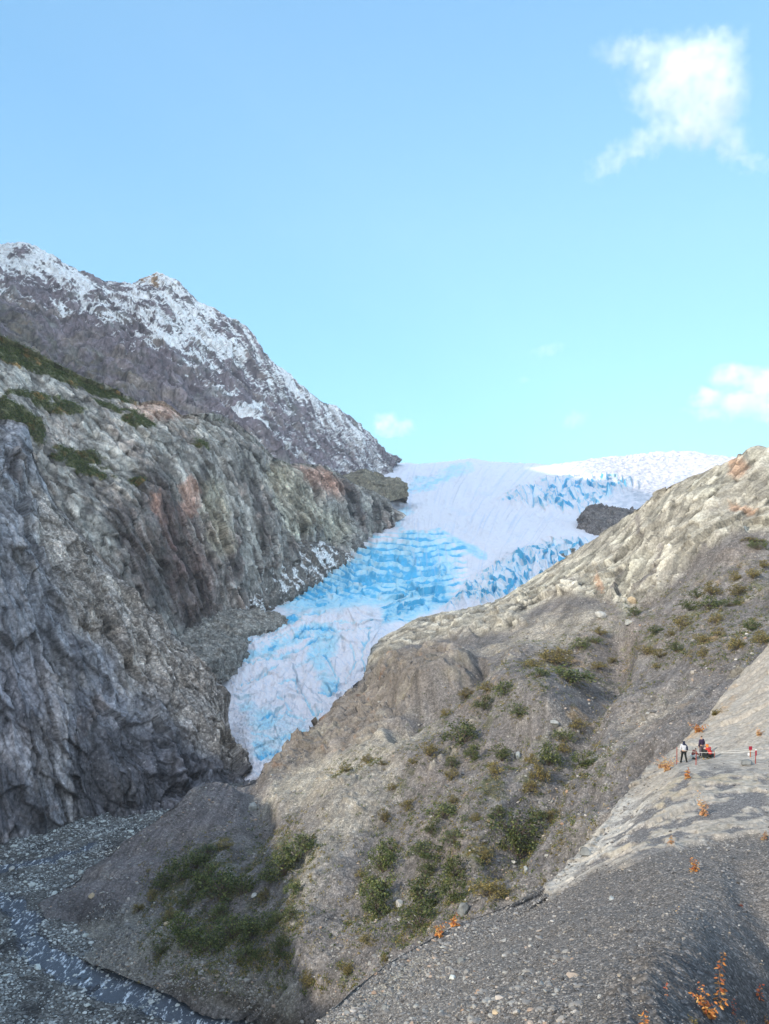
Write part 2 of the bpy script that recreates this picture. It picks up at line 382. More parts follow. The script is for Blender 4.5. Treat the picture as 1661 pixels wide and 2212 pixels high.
for L, w in (([(335,1050),(370,1150),(385,1260),(430,1340)], 44), ([(262,1110),(300,1210),(350,1300)], 26), ([(505,1170),(490,1240)], 14), ([(215,1030),(240,1120)], 14), ([(640,1060),(650,1130)], 10), ([(440,1010),(450,1110)], 10), ([(530,1000),(560,1150)], 9), ([(735,1050),(760,1110)], 9), ([(170,990),(200,1100)], 12), ([(480,1250),(505,1180)], 10)):
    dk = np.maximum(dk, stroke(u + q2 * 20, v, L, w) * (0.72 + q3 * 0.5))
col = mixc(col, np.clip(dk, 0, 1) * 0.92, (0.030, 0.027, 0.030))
for a in (([(285,862),(345,856),(395,885),(385,905),(330,900),(290,890)], 9), ([(640,1010),(690,1008),(735,1060),(735,1085),(690,1060),(650,1040)], 12), ([(385,1050),(405,1020),(430,1050),(425,1110),(400,1110)], 9), ([(325,1080),(345,1060),(352,1130)], 8)):
    col = mixc(col, 0.75 * np.clip(poly(u + q3 * 18, v + q3 * 18, *a), 0, 1), (0.30, 0.19, 0.15))
for L in ([(600,1010),(640,1060),(680,1110),(730,1150)], [(460,1060),(470,1180)], [(590,1040),(640,1140)]):
    col = mixc(col, 0.5 * stroke(u + q3 * 20, v, L, 24), (0.30, 0.28, 0.21))
rust = np.clip(poly(u + q2 * 40 + q3 * 15, v + q3 * 20, [(330,1070),(420,1090),(450,1200),(470,1330),(400,1350),(360,1240)], 24) * (0.7 + q1), 0, 1)
col = mixc(col, rust * 0.6, (0.085, 0.05, 0.045))
col = mixc(col, sst(up0 + 0.5 * q3, 0.55, 0.85) * 0.35, (0.30, 0.275, 0.235))
gr = poly(u, v, [(-400,600),(0,700),(180,800),(300,865),(230,855),(110,808),(40,782),(0,765),(-400,740)], 12)
gr = np.maximum(gr, poly(u, v, [(0,850),(60,880),(110,940),(90,960),(0,900)], 12))
for b_ in ((160,975,60,16,8),(230,868,40,9,15),(255,880,50,8,12),(70,850,50,8,10),(300,905,40,14,10),(120,870,60,20,20),(170,1000,80,12,20),(430,960,24,10,30),(300,1035,20,9,0)):
    gr = np.maximum(gr, blob(u, v, *b_) * 0.8)
veg = sst(gr + q3 * 0.7 + q2 * 0.5 + (up0 - 0.5) * 0.3, 0.42, 0.72)
s.veg = veg
col = mixc(col, veg * 0.9, (0.062, 0.068, 0.032)); col = mixc(col, veg * sst(fbm(p / 9, 3, 57), 0.1, 0.4) * 0.8, (0.19, 0.115, 0.045))
col *= (1.72 * (1 + 0.6 * q3 + 0.7 * q1) * (1 - 0.4 * (1 - sst(c1, 0.0, 0.07))) * (1 - 0.35 * (1 - sst(c2, 0.0, 0.12))) * (1 + 0.8 * h2))[:, None] * np.array([1.02, 0.98, 0.98])
SHEETS['mid'] = s
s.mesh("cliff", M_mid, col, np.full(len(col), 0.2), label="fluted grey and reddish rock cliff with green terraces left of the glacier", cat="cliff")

# ------------------------------------------------------------------ near canyon cliff
s = Sheet([
 [(-760,420,250),(-350,650,300),(-100,830,325),(-20,893,334),(20,900,337),(58,912,340),(72,945,342),(88,1010,345),(128,1090,350),(200,1170,355),(300,1270,362),(400,1385,370),(470,1460,373),(508,1498,374),(500,1540,368),(512,1590,360),(530,1640,350),(545,1695,342)],
 [(-760,900,225),(-350,1060,258),(0,1150,300),(80,1230,305),(180,1310,318),(300,1390,335),(390,1450,348),(440,1500,352),(465,1560,350),(490,1620,345),(520,1680,338)],
 [(-760,1500,212),(-350,1500,245),(0,1500,283),(100,1540,290),(220,1580,302),(320,1620,312),(400,1650,320),(450,1680,324),(480,1700,326),(530,1715,326)],
 [(-760,2055,205),(-350,1927,237),(-100,1852,261),(0,1820,273),(60,1812,277),(90,1795,283),(160,1775,291),(240,1762,297),(330,1752,301),(420,1735,309),(500,1725,314),(560,1720,317)]],
 step=2.6, back=(-70, 40, -60), front=(2, -2, -14))
p = s.p
rowt = np.linspace(0, 1, s.shape[0])[:, None].repeat(s.shape[1], 1).ravel()
vd = (0.30, 0.1, -1)
big = fbm(aniso(p, (0.1, 0, -1), 0.28) / 26, 4, 61, 0.55, True)
h0, c0 = facets(aniso(p + 4 * fbm(p / 18, 2, 8)[:, None], (0.15, 0, -1), 0.3) / 13, 14)
h1, c1 = facets(aniso(p + 2 * fbm(p / 9, 2, 9)[:, None], vd, 0.2) / 4.5, 15)
h2, c2 = facets(aniso(p, vd, 0.3) / 1.9, 16)
flu = fbm(aniso(p, (0.12, 0, -1), 0.10) / 9, 3, 67, 0.5, True)
h4, c4 = facets(aniso(p, vd, 0.6) / 0.95, 17)
s.push((big * 3.8 + flu * 3.8 + h0 * 3.4 + h1 * 1.5 + h2 * 0.7 + h4 * 0.3) * (0.35 + 0.65 * sst(rowt, 0.05, 0.2)))
u, v = s.u0, s.v0; p = s.p
q1 = fbm(aniso(p, vd, 0.3) / 7, 4, 71, 0.6); q2 = fbm(p / 20, 3, 72); q3 = fbm(p / 3, 3, 73); q4 = fbm(aniso(p, (0, 0, -1), 0.12) / 3.5, 3, 74)
col = np.tile(np.array([0.165, 0.172, 0.185]), (len(p), 1))
col = mixc(col, sst(q2, -0.05, 0.4) * 0.75, (0.215, 0.195, 0.165))
col = mixc(col, sst(q1, 0.12, 0.5) * 0.65, (0.275, 0.28, 0.285))
col = mixc(col, sst(-q2 + q3 * 0.3, 0.25, 0.5) * 0.5, (0.19, 0.14, 0.11))
col = mixc(col, poly(u, v, [(-300,1440),(90,1400),(120,1560),(60,1700),(-300,1800)], 60) * 0.45, (0.225, 0.225, 0.26))
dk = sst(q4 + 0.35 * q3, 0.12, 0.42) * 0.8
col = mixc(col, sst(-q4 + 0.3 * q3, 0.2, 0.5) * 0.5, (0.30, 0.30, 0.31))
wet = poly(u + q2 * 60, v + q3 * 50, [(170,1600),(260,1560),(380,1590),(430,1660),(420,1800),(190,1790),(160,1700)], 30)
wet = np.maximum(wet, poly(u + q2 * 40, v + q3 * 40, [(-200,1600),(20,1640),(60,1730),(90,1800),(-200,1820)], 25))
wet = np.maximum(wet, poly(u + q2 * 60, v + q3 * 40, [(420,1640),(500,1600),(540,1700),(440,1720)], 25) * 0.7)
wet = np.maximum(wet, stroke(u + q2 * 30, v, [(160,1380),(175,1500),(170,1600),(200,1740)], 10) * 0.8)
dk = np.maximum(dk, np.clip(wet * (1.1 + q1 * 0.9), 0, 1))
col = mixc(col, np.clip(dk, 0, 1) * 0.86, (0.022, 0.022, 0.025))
pale = sst(fbm(aniso(p, (0.1, 0, -1), 0.3) / 0.9, 2, 77), 0.42, 0.6)
col = mixc(col, pale * 0.5, (0.36, 0.36, 0.36))
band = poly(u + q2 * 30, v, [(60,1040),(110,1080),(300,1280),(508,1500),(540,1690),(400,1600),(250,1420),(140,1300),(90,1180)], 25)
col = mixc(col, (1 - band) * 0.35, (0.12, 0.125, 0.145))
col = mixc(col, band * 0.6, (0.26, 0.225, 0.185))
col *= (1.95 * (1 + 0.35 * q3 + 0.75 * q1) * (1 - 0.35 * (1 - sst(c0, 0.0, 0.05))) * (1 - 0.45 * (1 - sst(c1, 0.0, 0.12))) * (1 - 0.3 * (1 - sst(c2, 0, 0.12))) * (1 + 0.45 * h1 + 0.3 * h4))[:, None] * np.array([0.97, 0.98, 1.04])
SHEETS['near'] = s
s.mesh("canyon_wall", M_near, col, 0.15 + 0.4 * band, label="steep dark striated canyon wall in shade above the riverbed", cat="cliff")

# ------------------------------------------------------------------ glacier
s = Sheet([
 [(540,1025,2500),(740,1022,2500),(800,1010,2550),(855,1002,2600),(920,1001,2650),(1000,995,2700),(1020,991,2700),(1060,997,2700),(1100,1001,2700),(1200,1004,2750),(1260,996,2900),(1330,989,3100),(1400,981,3300),(1480,979,3400),(1560,986,3400),(1720,1000,3300)],
 [(600,1055,1700),(740,1050,1700),(850,1035,1900),(1000,1030,2000),(1150,1038,1950),(1300,1028,2200),(1450,1022,2500),(1700,1040,2300)],
 [(620,1110,1250),(850,1080,1350),(1000,1075,1400),(1150,1082,1420),(1280,1070,1450),(1450,1085,1450),(1650,1120,1400)],
 [(620,1180,900),(860,1125,1080),(1000,1110,1150),(1150,1115,1150),(1300,1120,1120),(1500,1160,1050)],
 [(540,1235,780),(780,1172,910),(900,1152,940),(1050,1160,900),(1200,1150,940),(1290,1170,900),(1420,1230,800)],
 [(440,1295,620),(700,1222,780),(900,1200,800),(1050,1205,800),(1180,1195,820),(1260,1215,760),(1370,1270,700)],
 [(400,1335,560),(620,1282,650),(850,1258,690),(950,1255,690),(1050,1250,700),(1150,1240,720),(1220,1270,650),(1320,1330,580)],
 [(370,1375,510),(600,1332,580),(700,1330,600),(830,1340,640),(930,1325,640),(1000,1308,650),(1080,1310,600),(1150,1350,540),(1270,1400,500)],
 [(350,1425,470),(500,1365,520),(640,1330,560),(740,1314,568),(800,1312,568),(832,1345,570),(900,1375,555),(1000,1390,530),(1120,1430,490)],
 [(390,1455,440),(500,1400,480),(650,1390,500),(780,1385,500),(850,1400,490),(950,1440,460),(1070,1480,440)],
 [(430,1545,400),(520,1500,420),(650,1500,425),(760,1500,425),(850,1540,410),(970,1580,390)],
 [(460,1645,360),(540,1600,368),(620,1600,368),(700,1610,365),(820,1640,350)],
 [(470,1745,325),(545,1680,336),(600,1670,340),(680,1700,330),(770,1720,325)]],
 step=2.2, back=(0, 900, -160), front=(0, -6, -30), smooth=6)
u, v = s.u0, s.v0; p = s.p
wq = fbm(np.stack([u / 90, v / 60, u * 0], 1), 3, 81) * 26
wf = fbm(np.stack([u / 18, v / 12, u * 0], 1), 3, 82)
px = s.d / FD                                        # metres per sheet unit
# undulations of the flow
rel = fbm(np.stack([u / 120, v / 50, u * 0], 1), 4, 83, 0.5) * 9 * px
rel += sst(u, 1200, 1350) * (1 - sst(v, 1030, 1060)) * fbm(np.stack([u / 26, v / 5, u * 0], 1), 4, 82, 0.6, True) * 5 * px
rel += fbm(np.stack([u / 30, v / 14, u * 0], 1), 3, 84, 0.6, True) * 2.2 * px + fbm(np.stack([u / 7 + v / 20, v / 3.5 - u / 18, u * 0], 1), 3, 88) * 1.0 * px
# transverse crevasses, arched up-glacier
zA = poly(u, v, [(700,1200),(780,1165),(900,1148),(990,1165),(1010,1240),(975,1290),(820,1275),(640,1290),(600,1300),(640,1240)], 18)
ph = (v + 0.0011 * (u - 900) ** 2 + wq * 0.5) / 13.0
cre = 1 - np.abs(((ph + 0.3 * wf + 0.5 * fbm(np.stack([u / 60, v / 30, u * 0], 1), 2, 189)) % 1.0) * 2 - 1)
rel += zA * (cre ** 1.5 - 0.4) * 11 * px
# ice falls with leaning seracs
zC = poly(u, v, [(960,1320),(1010,1260),(1080,1210),(1180,1165),(1290,1165),(1270,1200),(1190,1240),(1110,1290),(1050,1310)], 12)
zD = poly(u, v, [(1070,1090),(1110,1060),(1180,1038),(1290,1030),(1400,1045),(1320,1075),(1260,1120),(1235,1105),(1180,1098)], 12)
zE = poly(u, v, [(820,1320),(850,1290),(900,1265),(960,1270),(975,1300),(930,1325),(870,1345),(825,1350)], 10)
dq = np.stack([(u * 0.80 + v * 0.6), (v * 0.8 - u * 0.6) * 0.45, u * 0], 1)
sr = fbm(dq / 22, 4, 85, 0.55, True); hs, cs = facets(np.stack([dq[:, 0] / 14, dq[:, 1] / 10, u * 0 + 0.5], 1), 86)
wp = fbm(np.stack([u / 40, v / 40, u * 0], 1), 2, 185)
zB = poly(u, v, [(610,1300),(690,1240),(790,1200),(960,1200),(985,1260),(960,1290),(820,1300),(640,1325)], 20)
dq = np.stack([(u * 0.55 + v * 0.83) / 26 + wp * 1.2, (v * 0.55 - u * 0.83) / 12 + wp * 0.8, u * 0], 1)
sr = 1 - 2.2 * np.abs(fbm(dq, 3, 186, 0.55)); sr2 = 1 - 2.2 * np.abs(fbm(dq * 2.3, 2, 187, 0.5)); ser = 0.65 * sr + 0.35 * sr2
dqE = np.stack([u / 30 + wp, (v + 0.25 * u) / 9 + wp, u * 0], 1); srE = 1 - 2.2 * np.abs(fbm(dqE, 3, 188, 0.55))
hsC, csC = facets(np.stack([(u * 0.85 + v * 0.52) / 17 + wp * 1.5, (v * 0.85 - u * 0.52) / 12 + wp * 1.2, u * 0 + 0.5], 1), 86)
hsE, csE = facets(np.stack([u / 34 + wp * 1.5, (v + 0.3 * u) / 12 + wp, u * 0 + 0.5], 1), 87)
rel += zC * (hsC * 13 + ser * 5 + 3) * px + zD * (hsC * 12 + ser * 5 + 2) * px + zE * (hsE * 11 + srE * 3) * px + zB * (hsE * 6) * px
# long folds down the lower lobe
fl = np.abs((((u - 560) * 0.45 + (v - 1400) * 0.9 + wq * 1.6) / 34.0) % 1.0 * 2 - 1)
zL = poly(u, v, [(480,1400),(640,1330),(810,1315),(830,1380),(800,1480),(640,1610),(540,1690),(500,1500)], 25)
hsL, csL = facets(np.stack([(u * 0.5 + v * 0.87) / 26 + fbm(np.stack([u / 50, v / 50, u * 0], 1), 2, 190) * 1.6, (v * 0.5 - u * 0.87) / 44, u * 0 + 0.5], 1), 89)
rel += zL * hsL * 6 * px
rel += zL * (fl * 5 + fbm(np.stack([u / 22, v / 26, u * 0], 1), 4, 87, 0.6, True) * 6) * px
CRV = [([(560,1352),(620,1345),(700,1322)],2.2), ([(520,1392),(600,1380),(690,1350),(760,1345)],1.8), ([(500,1432),(560,1436),(640,1410),(700,1380)],2.2), ([(655,1500),(668,1530),(690,1560)],2.2), ([(560,1560),(600,1548),(660,1556),(700,1545)],2.2), ([(545,1590),(600,1600),(660,1585)],2.2), ([(560,1640),(620,1625),(680,1600)],2.6), ([(700,1420),(730,1470),(725,1510)],2.0), ([(760,1400),(770,1440),(745,1480)],2.0), ([(800,1370),(780,1420),(790,1460)],2.0), ([(600,1480),(640,1470),(640,1500)],2.0), ([(690,1500),(740,1500),(790,1492)],1.8), ([(520,1480),(560,1470),(600,1440)],1.8), ([(640,1345),(720,1352),(800,1345)],1.5), ([(650,1360),(730,1368),(800,1362)],1.5), ([(590,1372),(650,1385),(720,1378)],1.5), ([(600,1510),(630,1540),(600,1560)],2.0)]
crv = np.zeros(len(u))
for L, w_ in CRV: crv = np.maximum(crv, stroke(u + wf * 9, v + wf * 7, L, w_, w_))
rel -= crv * 5.5 * px
s.push(rel, cen=0)
G_ = np.array(np.gradient((rel / px).reshape(s.shape))); steep = np.hypot(G_[0], G_[1]).ravel()
p = s.p
n1 = fbm(np.stack([u / 60, v / 25, u * 0], 1), 4, 91); n2 = fbm(np.stack([u / 12, v / 7, u * 0], 1), 3, 92); n3 = fbm(np.stack([u / 4, v / 3, u * 0], 1), 2, 93)
uw, vw = u + n1 * 26 + n2 * 8, v + n1 * 14 + n2 * 5
blue = np.zeros(len(u))
def bl(m): 
    global blue
    blue = np.maximum(blue, m)
bl(0.62 * poly(uw, vw, [(600,1310),(690,1240),(790,1185),(900,1160),(985,1180),(985,1260),(960,1300),(820,1310),(640,1330)], 22))
bl(zE * (0.6 + 0.6 * sst(steep, 0.6, 3.0))); bl(zB * 0.9 * sst(steep, 0.8, 3.0)); bl(0.95 * stroke(uw, vw, [(790,1260),(860,1245),(940,1235)], 14))
bl(0.8 * stroke(uw, vw, [(770,1225),(850,1205),(930,1215)], 12))
bl(0.55 * stroke(uw, vw, [(870,1160),(960,1160),(1040,1200)], 10))
bl(zC * (0.22 + 1.0 * sst(steep, 1.0, 3.4))); bl(zD * (0.15 + 1.0 * sst(steep, 1.0, 3.4)))
bl(0.4 * stroke(uw, vw, [(850,1110),(880,1105),(860,1140)], 10)); bl(0.5 * stroke(uw, vw, [(890,1060),(970,1035)], 9)); bl(0.35 * stroke(uw, vw, [(820,1075),(1010,1012)], 14))
bl(0.75 * stroke(uw, vw, [(500,1372),(560,1370),(640,1340)], 9)); bl(0.6 * stroke(uw, vw, [(490,1430),(580,1410),(680,1360)], 12)); bl(0.9 * blob(uw, vw, 588, 1405, 12, 5, -15))
bl(0.6 * blob(uw, vw, 660, 1615, 60, 14, -25)); bl(0.55 * stroke(uw, vw, [(560,1620),(620,1640)], 14)); bl(0.7 * blob(uw, vw, 790, 1490, 18, 7, -25))
bl(0.4 * stroke(uw, vw, [(690,1440),(720,1490)], 16)); bl(0.45 * blob(uw, vw, 700, 1400, 30, 50, 20)); bl(0.35 * poly(uw, vw, [(500,1500),(640,1560),(700,1600),(560,1660)], 30))
cb = 1 - np.abs(fbm(np.stack([uw / 34, vw / 5.5, u * 0], 1), 3, 191, 0.6)) * 3.2
blue *= 0.8 + 0.3 * sst(cb, 0.1, 0.8)
blue += zA * 1.0 * sst(1 - cre, 0.35, 0.7) * sst(n1, -0.5, 0.1) + 0.25 * zL * (1 - fl) * sst(n1, -0.2, 0.4)
blue += crv * 0.5 + zL * 0.15 * sst(steep, 1.6, 3.8)
blue = np.clip(blue * (0.85 + n1 * 0.6 + n2 * 0.35), 0, 1)
snowc = np.array([0.97, 0.87, 0.86])
col = np.tile(snowc, (len(u), 1))
col = mixc(col, sst(n1, 0.0, 0.6) * 0.35, (0.76, 0.82, 0.88))
b1 = sst(blue, 0.05, 0.5); b2 = sst(blue, 0.4, 0.9)
col = col * (1 - b1[:, None]) + np.array([0.55, 0.84, 0.92]) * b1[:, None]
col = col * (1 - b2[:, None]) + np.array([0.09, 0.52, 0.80]) * b2[:, None]
# grit lines and dusty ice
dirt = sst(n2 + 0.5 * n3, 0.45, 0.7) * 0.35 * (0.4 + 0.6 * zL)
st1 = fbm(np.stack([(u * 0.35 - v * 0.94) / 5, (u * 0.94 + v * 0.35) / 40, u * 0], 1), 3, 95, 0.6)
dirt = np.maximum(dirt, sst(st1, 0.22, 0.5) * 0.5 * sst(v, 1290, 1350) * sst(n1, -0.4, 0.2))
st2 = fbm(np.stack([(u - 0.3 * v) / 30, (v + 0.2 * u) / 3.5, u * 0], 1), 3, 96, 0.6)
toe = poly(u, v, [(470,1500),(600,1540),(720,1560),(640,1640),(540,1700),(470,1640)], 40)
dirt = np.maximum(dirt, toe * sst(n2 + 0.6 * n3, -0.1, 0.5) * 0.6)
dirt = np.maximum(dirt, zL * 0.25 * (1 - sst(csL, 0.0, 0.04)))
dirt = np.maximum(dirt, sst(st2, 0.38, 0.6) * 0.32 * (1 - sst(v, 1250, 1330)))
dirt = np.maximum(dirt, 0.55 * sst(n2 + n3 * 0.6, 0.1, 0.5) * stroke(uw, vw, [(1000,1310),(1060,1225),(1130,1180)], 6))
dirt = np.maximum(dirt, 0.5 * sst(n2 + n3 * 0.6, 0.0, 0.5) * poly(uw, vw, [(820,1035),(900,1030),(960,1015),(900,1075),(830,1095)], 14))
dirt = np.maximum(dirt, 0.45 * sst(n2, -0.3, 0.4) * poly(u, v, [(1290,1090),(1380,1060),(1480,1055),(1400,1100),(1340,1120)], 14))
dirt = np.maximum(dirt, zL * 0.5 * sst(np.cos(fl * 3.14) + n2, 0.75, 1.3) * sst(n1, -0.2, 0.3))
dirt = np.maximum(dirt, 0.7 * stroke(u + n2 * 4, v, [(632,1440),(650,1500)], 2.5) + 0.5 * stroke(u + n2 * 4, v, [(700,1520),(640,1470)], 1.5))
fs1 = fbm(np.stack([(u * 0.5 - v * 0.87) / 4, (u * 0.87 + v * 0.5) / 16, u * 0], 1), 3, 97, 0.65)
fs2 = fbm(np.stack([u / 11, v / 3, u * 0], 1), 3, 98, 0.65)
cx = np.interp(v, [990, 1050, 1110, 1180, 1240, 1300], [1130, 1075, 1035, 1010, 1005, 1020])
sc_ = np.interp(v, [990, 1110, 1300], [1.5, 1.0, 0.55])
fl3 = fbm(np.stack([(u - cx) / (7 * sc_), v / 90, u * 0], 1), 3, 99, 0.6)
fz = (1 - sst(np.abs(u - cx) / sc_, 130, 230)) * (1 - sst(v, 1290, 1330)) * (1 - 0.8 * zC) * (1 - 0.8 * zD)
col = mixc(col, fz * sst(fl3, 0.08, 0.4) * 0.45, (0.60, 0.66, 0.80)); col = mixc(col, fz * sst(-fl3, 0.25, 0.5) * 0.4, (0.50, 0.50, 0.54))
low = sst(v, 1300, 1360)
tex = np.where(low > 0.5, fs1, fs2)
col = mixc(col, sst(tex, 0.05, 0.45) * (0.18 + 0.35 * low), (0.52, 0.62, 0.76))
col = mixc(col, sst(-tex, 0.25, 0.5) * (0.15 + 0.3 * low), (0.98, 0.95, 0.92))
col = mixc(col, np.clip(dirt, 0, 1), (0.36, 0.38, 0.42))
M_ice, n_, l_, b_ = nodes("glacier_ice")
at = n_.new("ShaderNodeVertexColor"); at.layer_name = "Col"; l_.new(at.outputs[0], b_.inputs["Base Color"])
b_.inputs["Roughness"].default_value = 0.55
tc = n_.new("ShaderNodeTexCoord"); no = n_.new("ShaderNodeTexNoise"); no.inputs["Scale"].default_value = 0.25; no.inputs["Detail"].default_value = 6; no.inputs["Roughness"].default_value = 0.7
l_.new(tc.outputs["Object"], no.inputs[0]); bp = n_.new("ShaderNodeBump"); bp.inputs["Distance"].default_value = 1.6; l_.new(no.outputs[0], bp.inputs["Height"]); l_.new(bp.outputs[0], b_.inputs["Normal"])
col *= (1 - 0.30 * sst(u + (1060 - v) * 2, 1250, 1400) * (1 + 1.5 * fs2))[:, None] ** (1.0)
SHEETS['ice'] = s
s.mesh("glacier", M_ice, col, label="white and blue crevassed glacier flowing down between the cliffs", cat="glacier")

# ------------------------------------------------------------------ big right hand slope
s = Sheet([
 [(2150,860,330),(1800,925,330),(1700,955,330),(1661,968,330),(1640,963,331),(1622,968,333),(1600,985,335),(1560,1002,340),(1520,1022,345),(1450,1047,360),(1390,1087,375),(1330,1132,390),(1280,1167,400),(1240,1192,415),(1180,1237,425),(1100,1287,435),(1060,1306,440),(980,1322,435),(900,1340,425),(840,1370,415),(805,1402,405),(790,1460,380),(740,1510,350),(720,1532,340),(640,1602,310),(580,1642,300),(545,1677,290),(500,1707,275),(460,1703,265),(420,1706,258),(370,1742,252),(290,1802,248),(180,1882,240),(80,1955,228)],
 [(2150,1090,300),(1661,1160,300),(1560,1170,305),(1480,1225,310),(1350,1305,322),(1250,1290,345),(1150,1310,365),(1050,1350,370),(950,1385,370),(870,1430,365),(820,1480,350),(770,1530,325),(700,1590,300),(620,1660,280),(560,1715,262),(480,1760,248),(380,1830,238),(260,1925,226),(110,2005,216)],
 [(2150,1230,262),(1661,1280,258),(1500,1335,262),(1300,1400,272),(1150,1450,277),(1000,1505,272),(880,1570,260),(780,1650,248),(680,1740,235),(560,1840,222),(440,1930,213),(320,2015,205),(190,2082,199)],
 [(2150,1370,212),(1661,1370,217),(1500,1450,212),(1350,1560,206),(1200,1680,196),(1050,1800,186),(900,1900,179),(760,1980,176),(620,2040,178),(480,2085,184),(340,2138,188)],
 [(2150,1580,150),(1661,1580,150),(1480,1730,150),(1290,1920,140),(1180,2040,135),(1000,2110,138),(860,2180,142),(760,2250,148),(700,2290,158),(640,2262,168)]],
 step=2.5, back=(-10, 80, -70), front=(4, -30, -26), smooth=2, maxn=1000)
p = s.p; u, v = s.u0, s.v0
rowt = np.linspace(0, 1, s.shape[0])[:, None].repeat(s.shape[1], 1).ravel()
rockm = poly(u + fbm(p / 20, 3, 101) * 30, v + fbm(p / 15, 3, 102) * 25, [(2200,800),(1640,940),(1300,1110),(1040,1290),(860,1330),(780,1400),(780,1470),(850,1440),(930,1400),(1020,1380),(1130,1340),(1210,1300),(1290,1290),(1345,1325),(1400,1290),(1480,1210),(1580,1165),(1661,1155),(2200,1080)], 10)
rock2 = poly(u + fbm(p / 14, 3, 103) * 24, v, [(700,1530),(790,1470),(860,1440),(960,1430),(1040,1455),(1030,1490),(960,1500),(880,1540),(780,1600),(640,1660),(560,1690),(620,1610)], 12)
vd = (-0.75, 0.1, -1)
h1, c1 = facets(aniso(p + 5 * fbm(p / 15, 2, 9)[:, None], vd, 0.5) / 11, 24)
h2, c2 = facets(aniso(p, vd, 0.55) / 3.6, 25)
rel = rockm * (fbm(aniso(p, vd, 0.5) / 24, 4, 111, 0.55, True) * 4.5 + h1 * 2.4 + h2 * 1.2 + fbm(p / 1.6, 2, 112) * 0.4) * (0.4 + 0.6 * sst(rowt, 0.03, 0.15))
rel += rock2 * (h2 * 2.0 + h1 * 2.0 + fbm(p / 6, 3, 113, 0.5, True) * 1.0)
scr = (1 - rockm) * (1 - 0.6 * rock2)
strk = np.stack([(u * 0.80 + v * 0.60) / 14, (u * 0.60 - v * 0.80) / 90, u * 0], 1)      # runnels falling to the lower left
run = fbm(strk, 3, 117, 0.55)
ribs = sst(fbm(p / 17, 3, 118) + 0.45 * fbm(p / 4, 3, 119), 0.40, 0.52) * (1 - sst(v, 1650, 1850)) * sst(u, 500, 700)
rel += scr * ribs * (h2 * 1.6 + h1 * 1.2 + 0.6) + scr * run * 0.9 * sst(v, 1300, 1500)
rel += scr * (fbm(p / 30, 3, 114) * 5.5 + fbm(aniso(p, (-0.6, 0.3, -0.7), 0.3) / 7, 3, 115) * 0.8 + fbm(p / 2.2, 3, 116, 0.6) * 0.55)
# knolls, gullies and the mound's crest
rel += 8.5 * blob(u, v, 930, 1470, 105, 48, -8, 0.45) - 5.5 * stroke(u, v, [(1045,1470),(1000,1500),(930,1530),(850,1580)], 12, 12)
rel += 8.0 * blob(u, v, 1150, 1500, 110, 70, 15, 0.8) - 7.0 * stroke(u, v, [(1330,1380),(1290,1480),(1250,1580),(1180,1700),(1080,1860)], 26, 30)
rel -= 4.0 * stroke(u, v, [(548,1722),(560,1780),(520,1850)], 26, 26)
rel += 3.5 * stroke(u, v, [(760,1700),(700,1850),(640,2000)], 50, 50)
rel += 3.0 * stroke(u, v, [(1070,1680),(1040,1760),(1000,1830)], 30, 30)
s.push(rel)
p = s.p
q1 = fbm(aniso(p, (-0.6, 0.3, -0.7), 0.25) / 8, 4, 121, 0.6); q2 = fbm(p / 26, 3, 122); q3 = fbm(p / 2.6, 3, 123, 0.6); q4 = fbm(aniso(p, vd, 0.4) / 7, 3, 124, 0.6)
col = np.tile(np.array([0.135, 0.127, 0.123]), (len(p), 1))
col = mixc(col, sst(q1, -0.05, 0.5) * 0.7, (0.215, 0.203, 0.185))
col = mixc(col, sst(q2, 0.0, 0.5) * 0.5, (0.165, 0.140, 0.122))
def beige(pts, a=0.7, soft=16, c=(0.36, 0.335, 0.27)):
    global col
    col = mixc(col, a * np.clip(poly(u + q2 * 30 + q3 * 8, v + q2 * 30 + q3 * 8, pts, soft) * (0.8 + q3 * 0.9), 0, 1), c)
beige([(700,1620),(790,1580),(880,1560),(960,1560),(880,1620),(760,1680),(640,1720),(560,1740),(590,1690)])
beige([(560,1730),(760,1650),(900,1600),(860,1700),(780,1800),(700,1900),(640,2010),(600,2080),(590,2000),(660,1860),(700,1760)], 0.45, 30)
beige([(1000,1390),(1130,1345),(1300,1310),(1340,1350),(1200,1400),(1080,1430),(960,1430)], 0.5, 20)
beige([(1340,1370),(1480,1290),(1661,1200),(1661,1240),(1500,1330)], 0.4, 20, (0.27, 0.25, 0.235))
beige([(1340,1560),(1420,1500),(1500,1480),(1400,1580),(1300,1680)], 0.35, 30)
# ochre soil and dry grass tints
och = sst(fbm(p / 14, 4, 125) + 0.4 * q3, 0.25, 0.6) * poly(u, v, [(1000,1480),(1200,1400),(1661,1180),(1661,1420),(1400,1560),(1150,1700),(850,1800),(700,1850),(800,1650)], 60)
col = mixc(col, och * 0.55, (0.30, 0.20, 0.09))
grn = sst(fbm(p / 9, 4, 126) + 0.35 * q3, 0.18, 0.5) * poly(u, v, [(1420,1290),(1661,1200),(1661,1400),(1480,1400),(1260,1420),(1180,1480),(1100,1560),(1250,1640),(1120,1900),(900,1980),(760,1960),(860,1700),(940,1560),(1100,1440)], 40)
grn = np.maximum(grn, sst(fbm(p / 7, 4, 127) + 0.3 * q3, 0.0, 0.4) * poly(u, v, [(330,1870),(520,1790),(660,1800),(690,1850),(640,1960),(600,2090),(460,2120),(340,2090),(350,1980)], 40))
col = mixc(col, grn * 0.75, (0.085, 0.090, 0.040))
dkb = poly(u + q2 * 20, v + q3 * 10, [(790,1440),(900,1390),(1020,1370),(1110,1370),(1060,1410),(960,1430),(860,1450),(800,1480),(760,1530),(735,1525)], 8)
col = mixc(col, dkb * 0.85, (0.105, 0.103, 0.105))
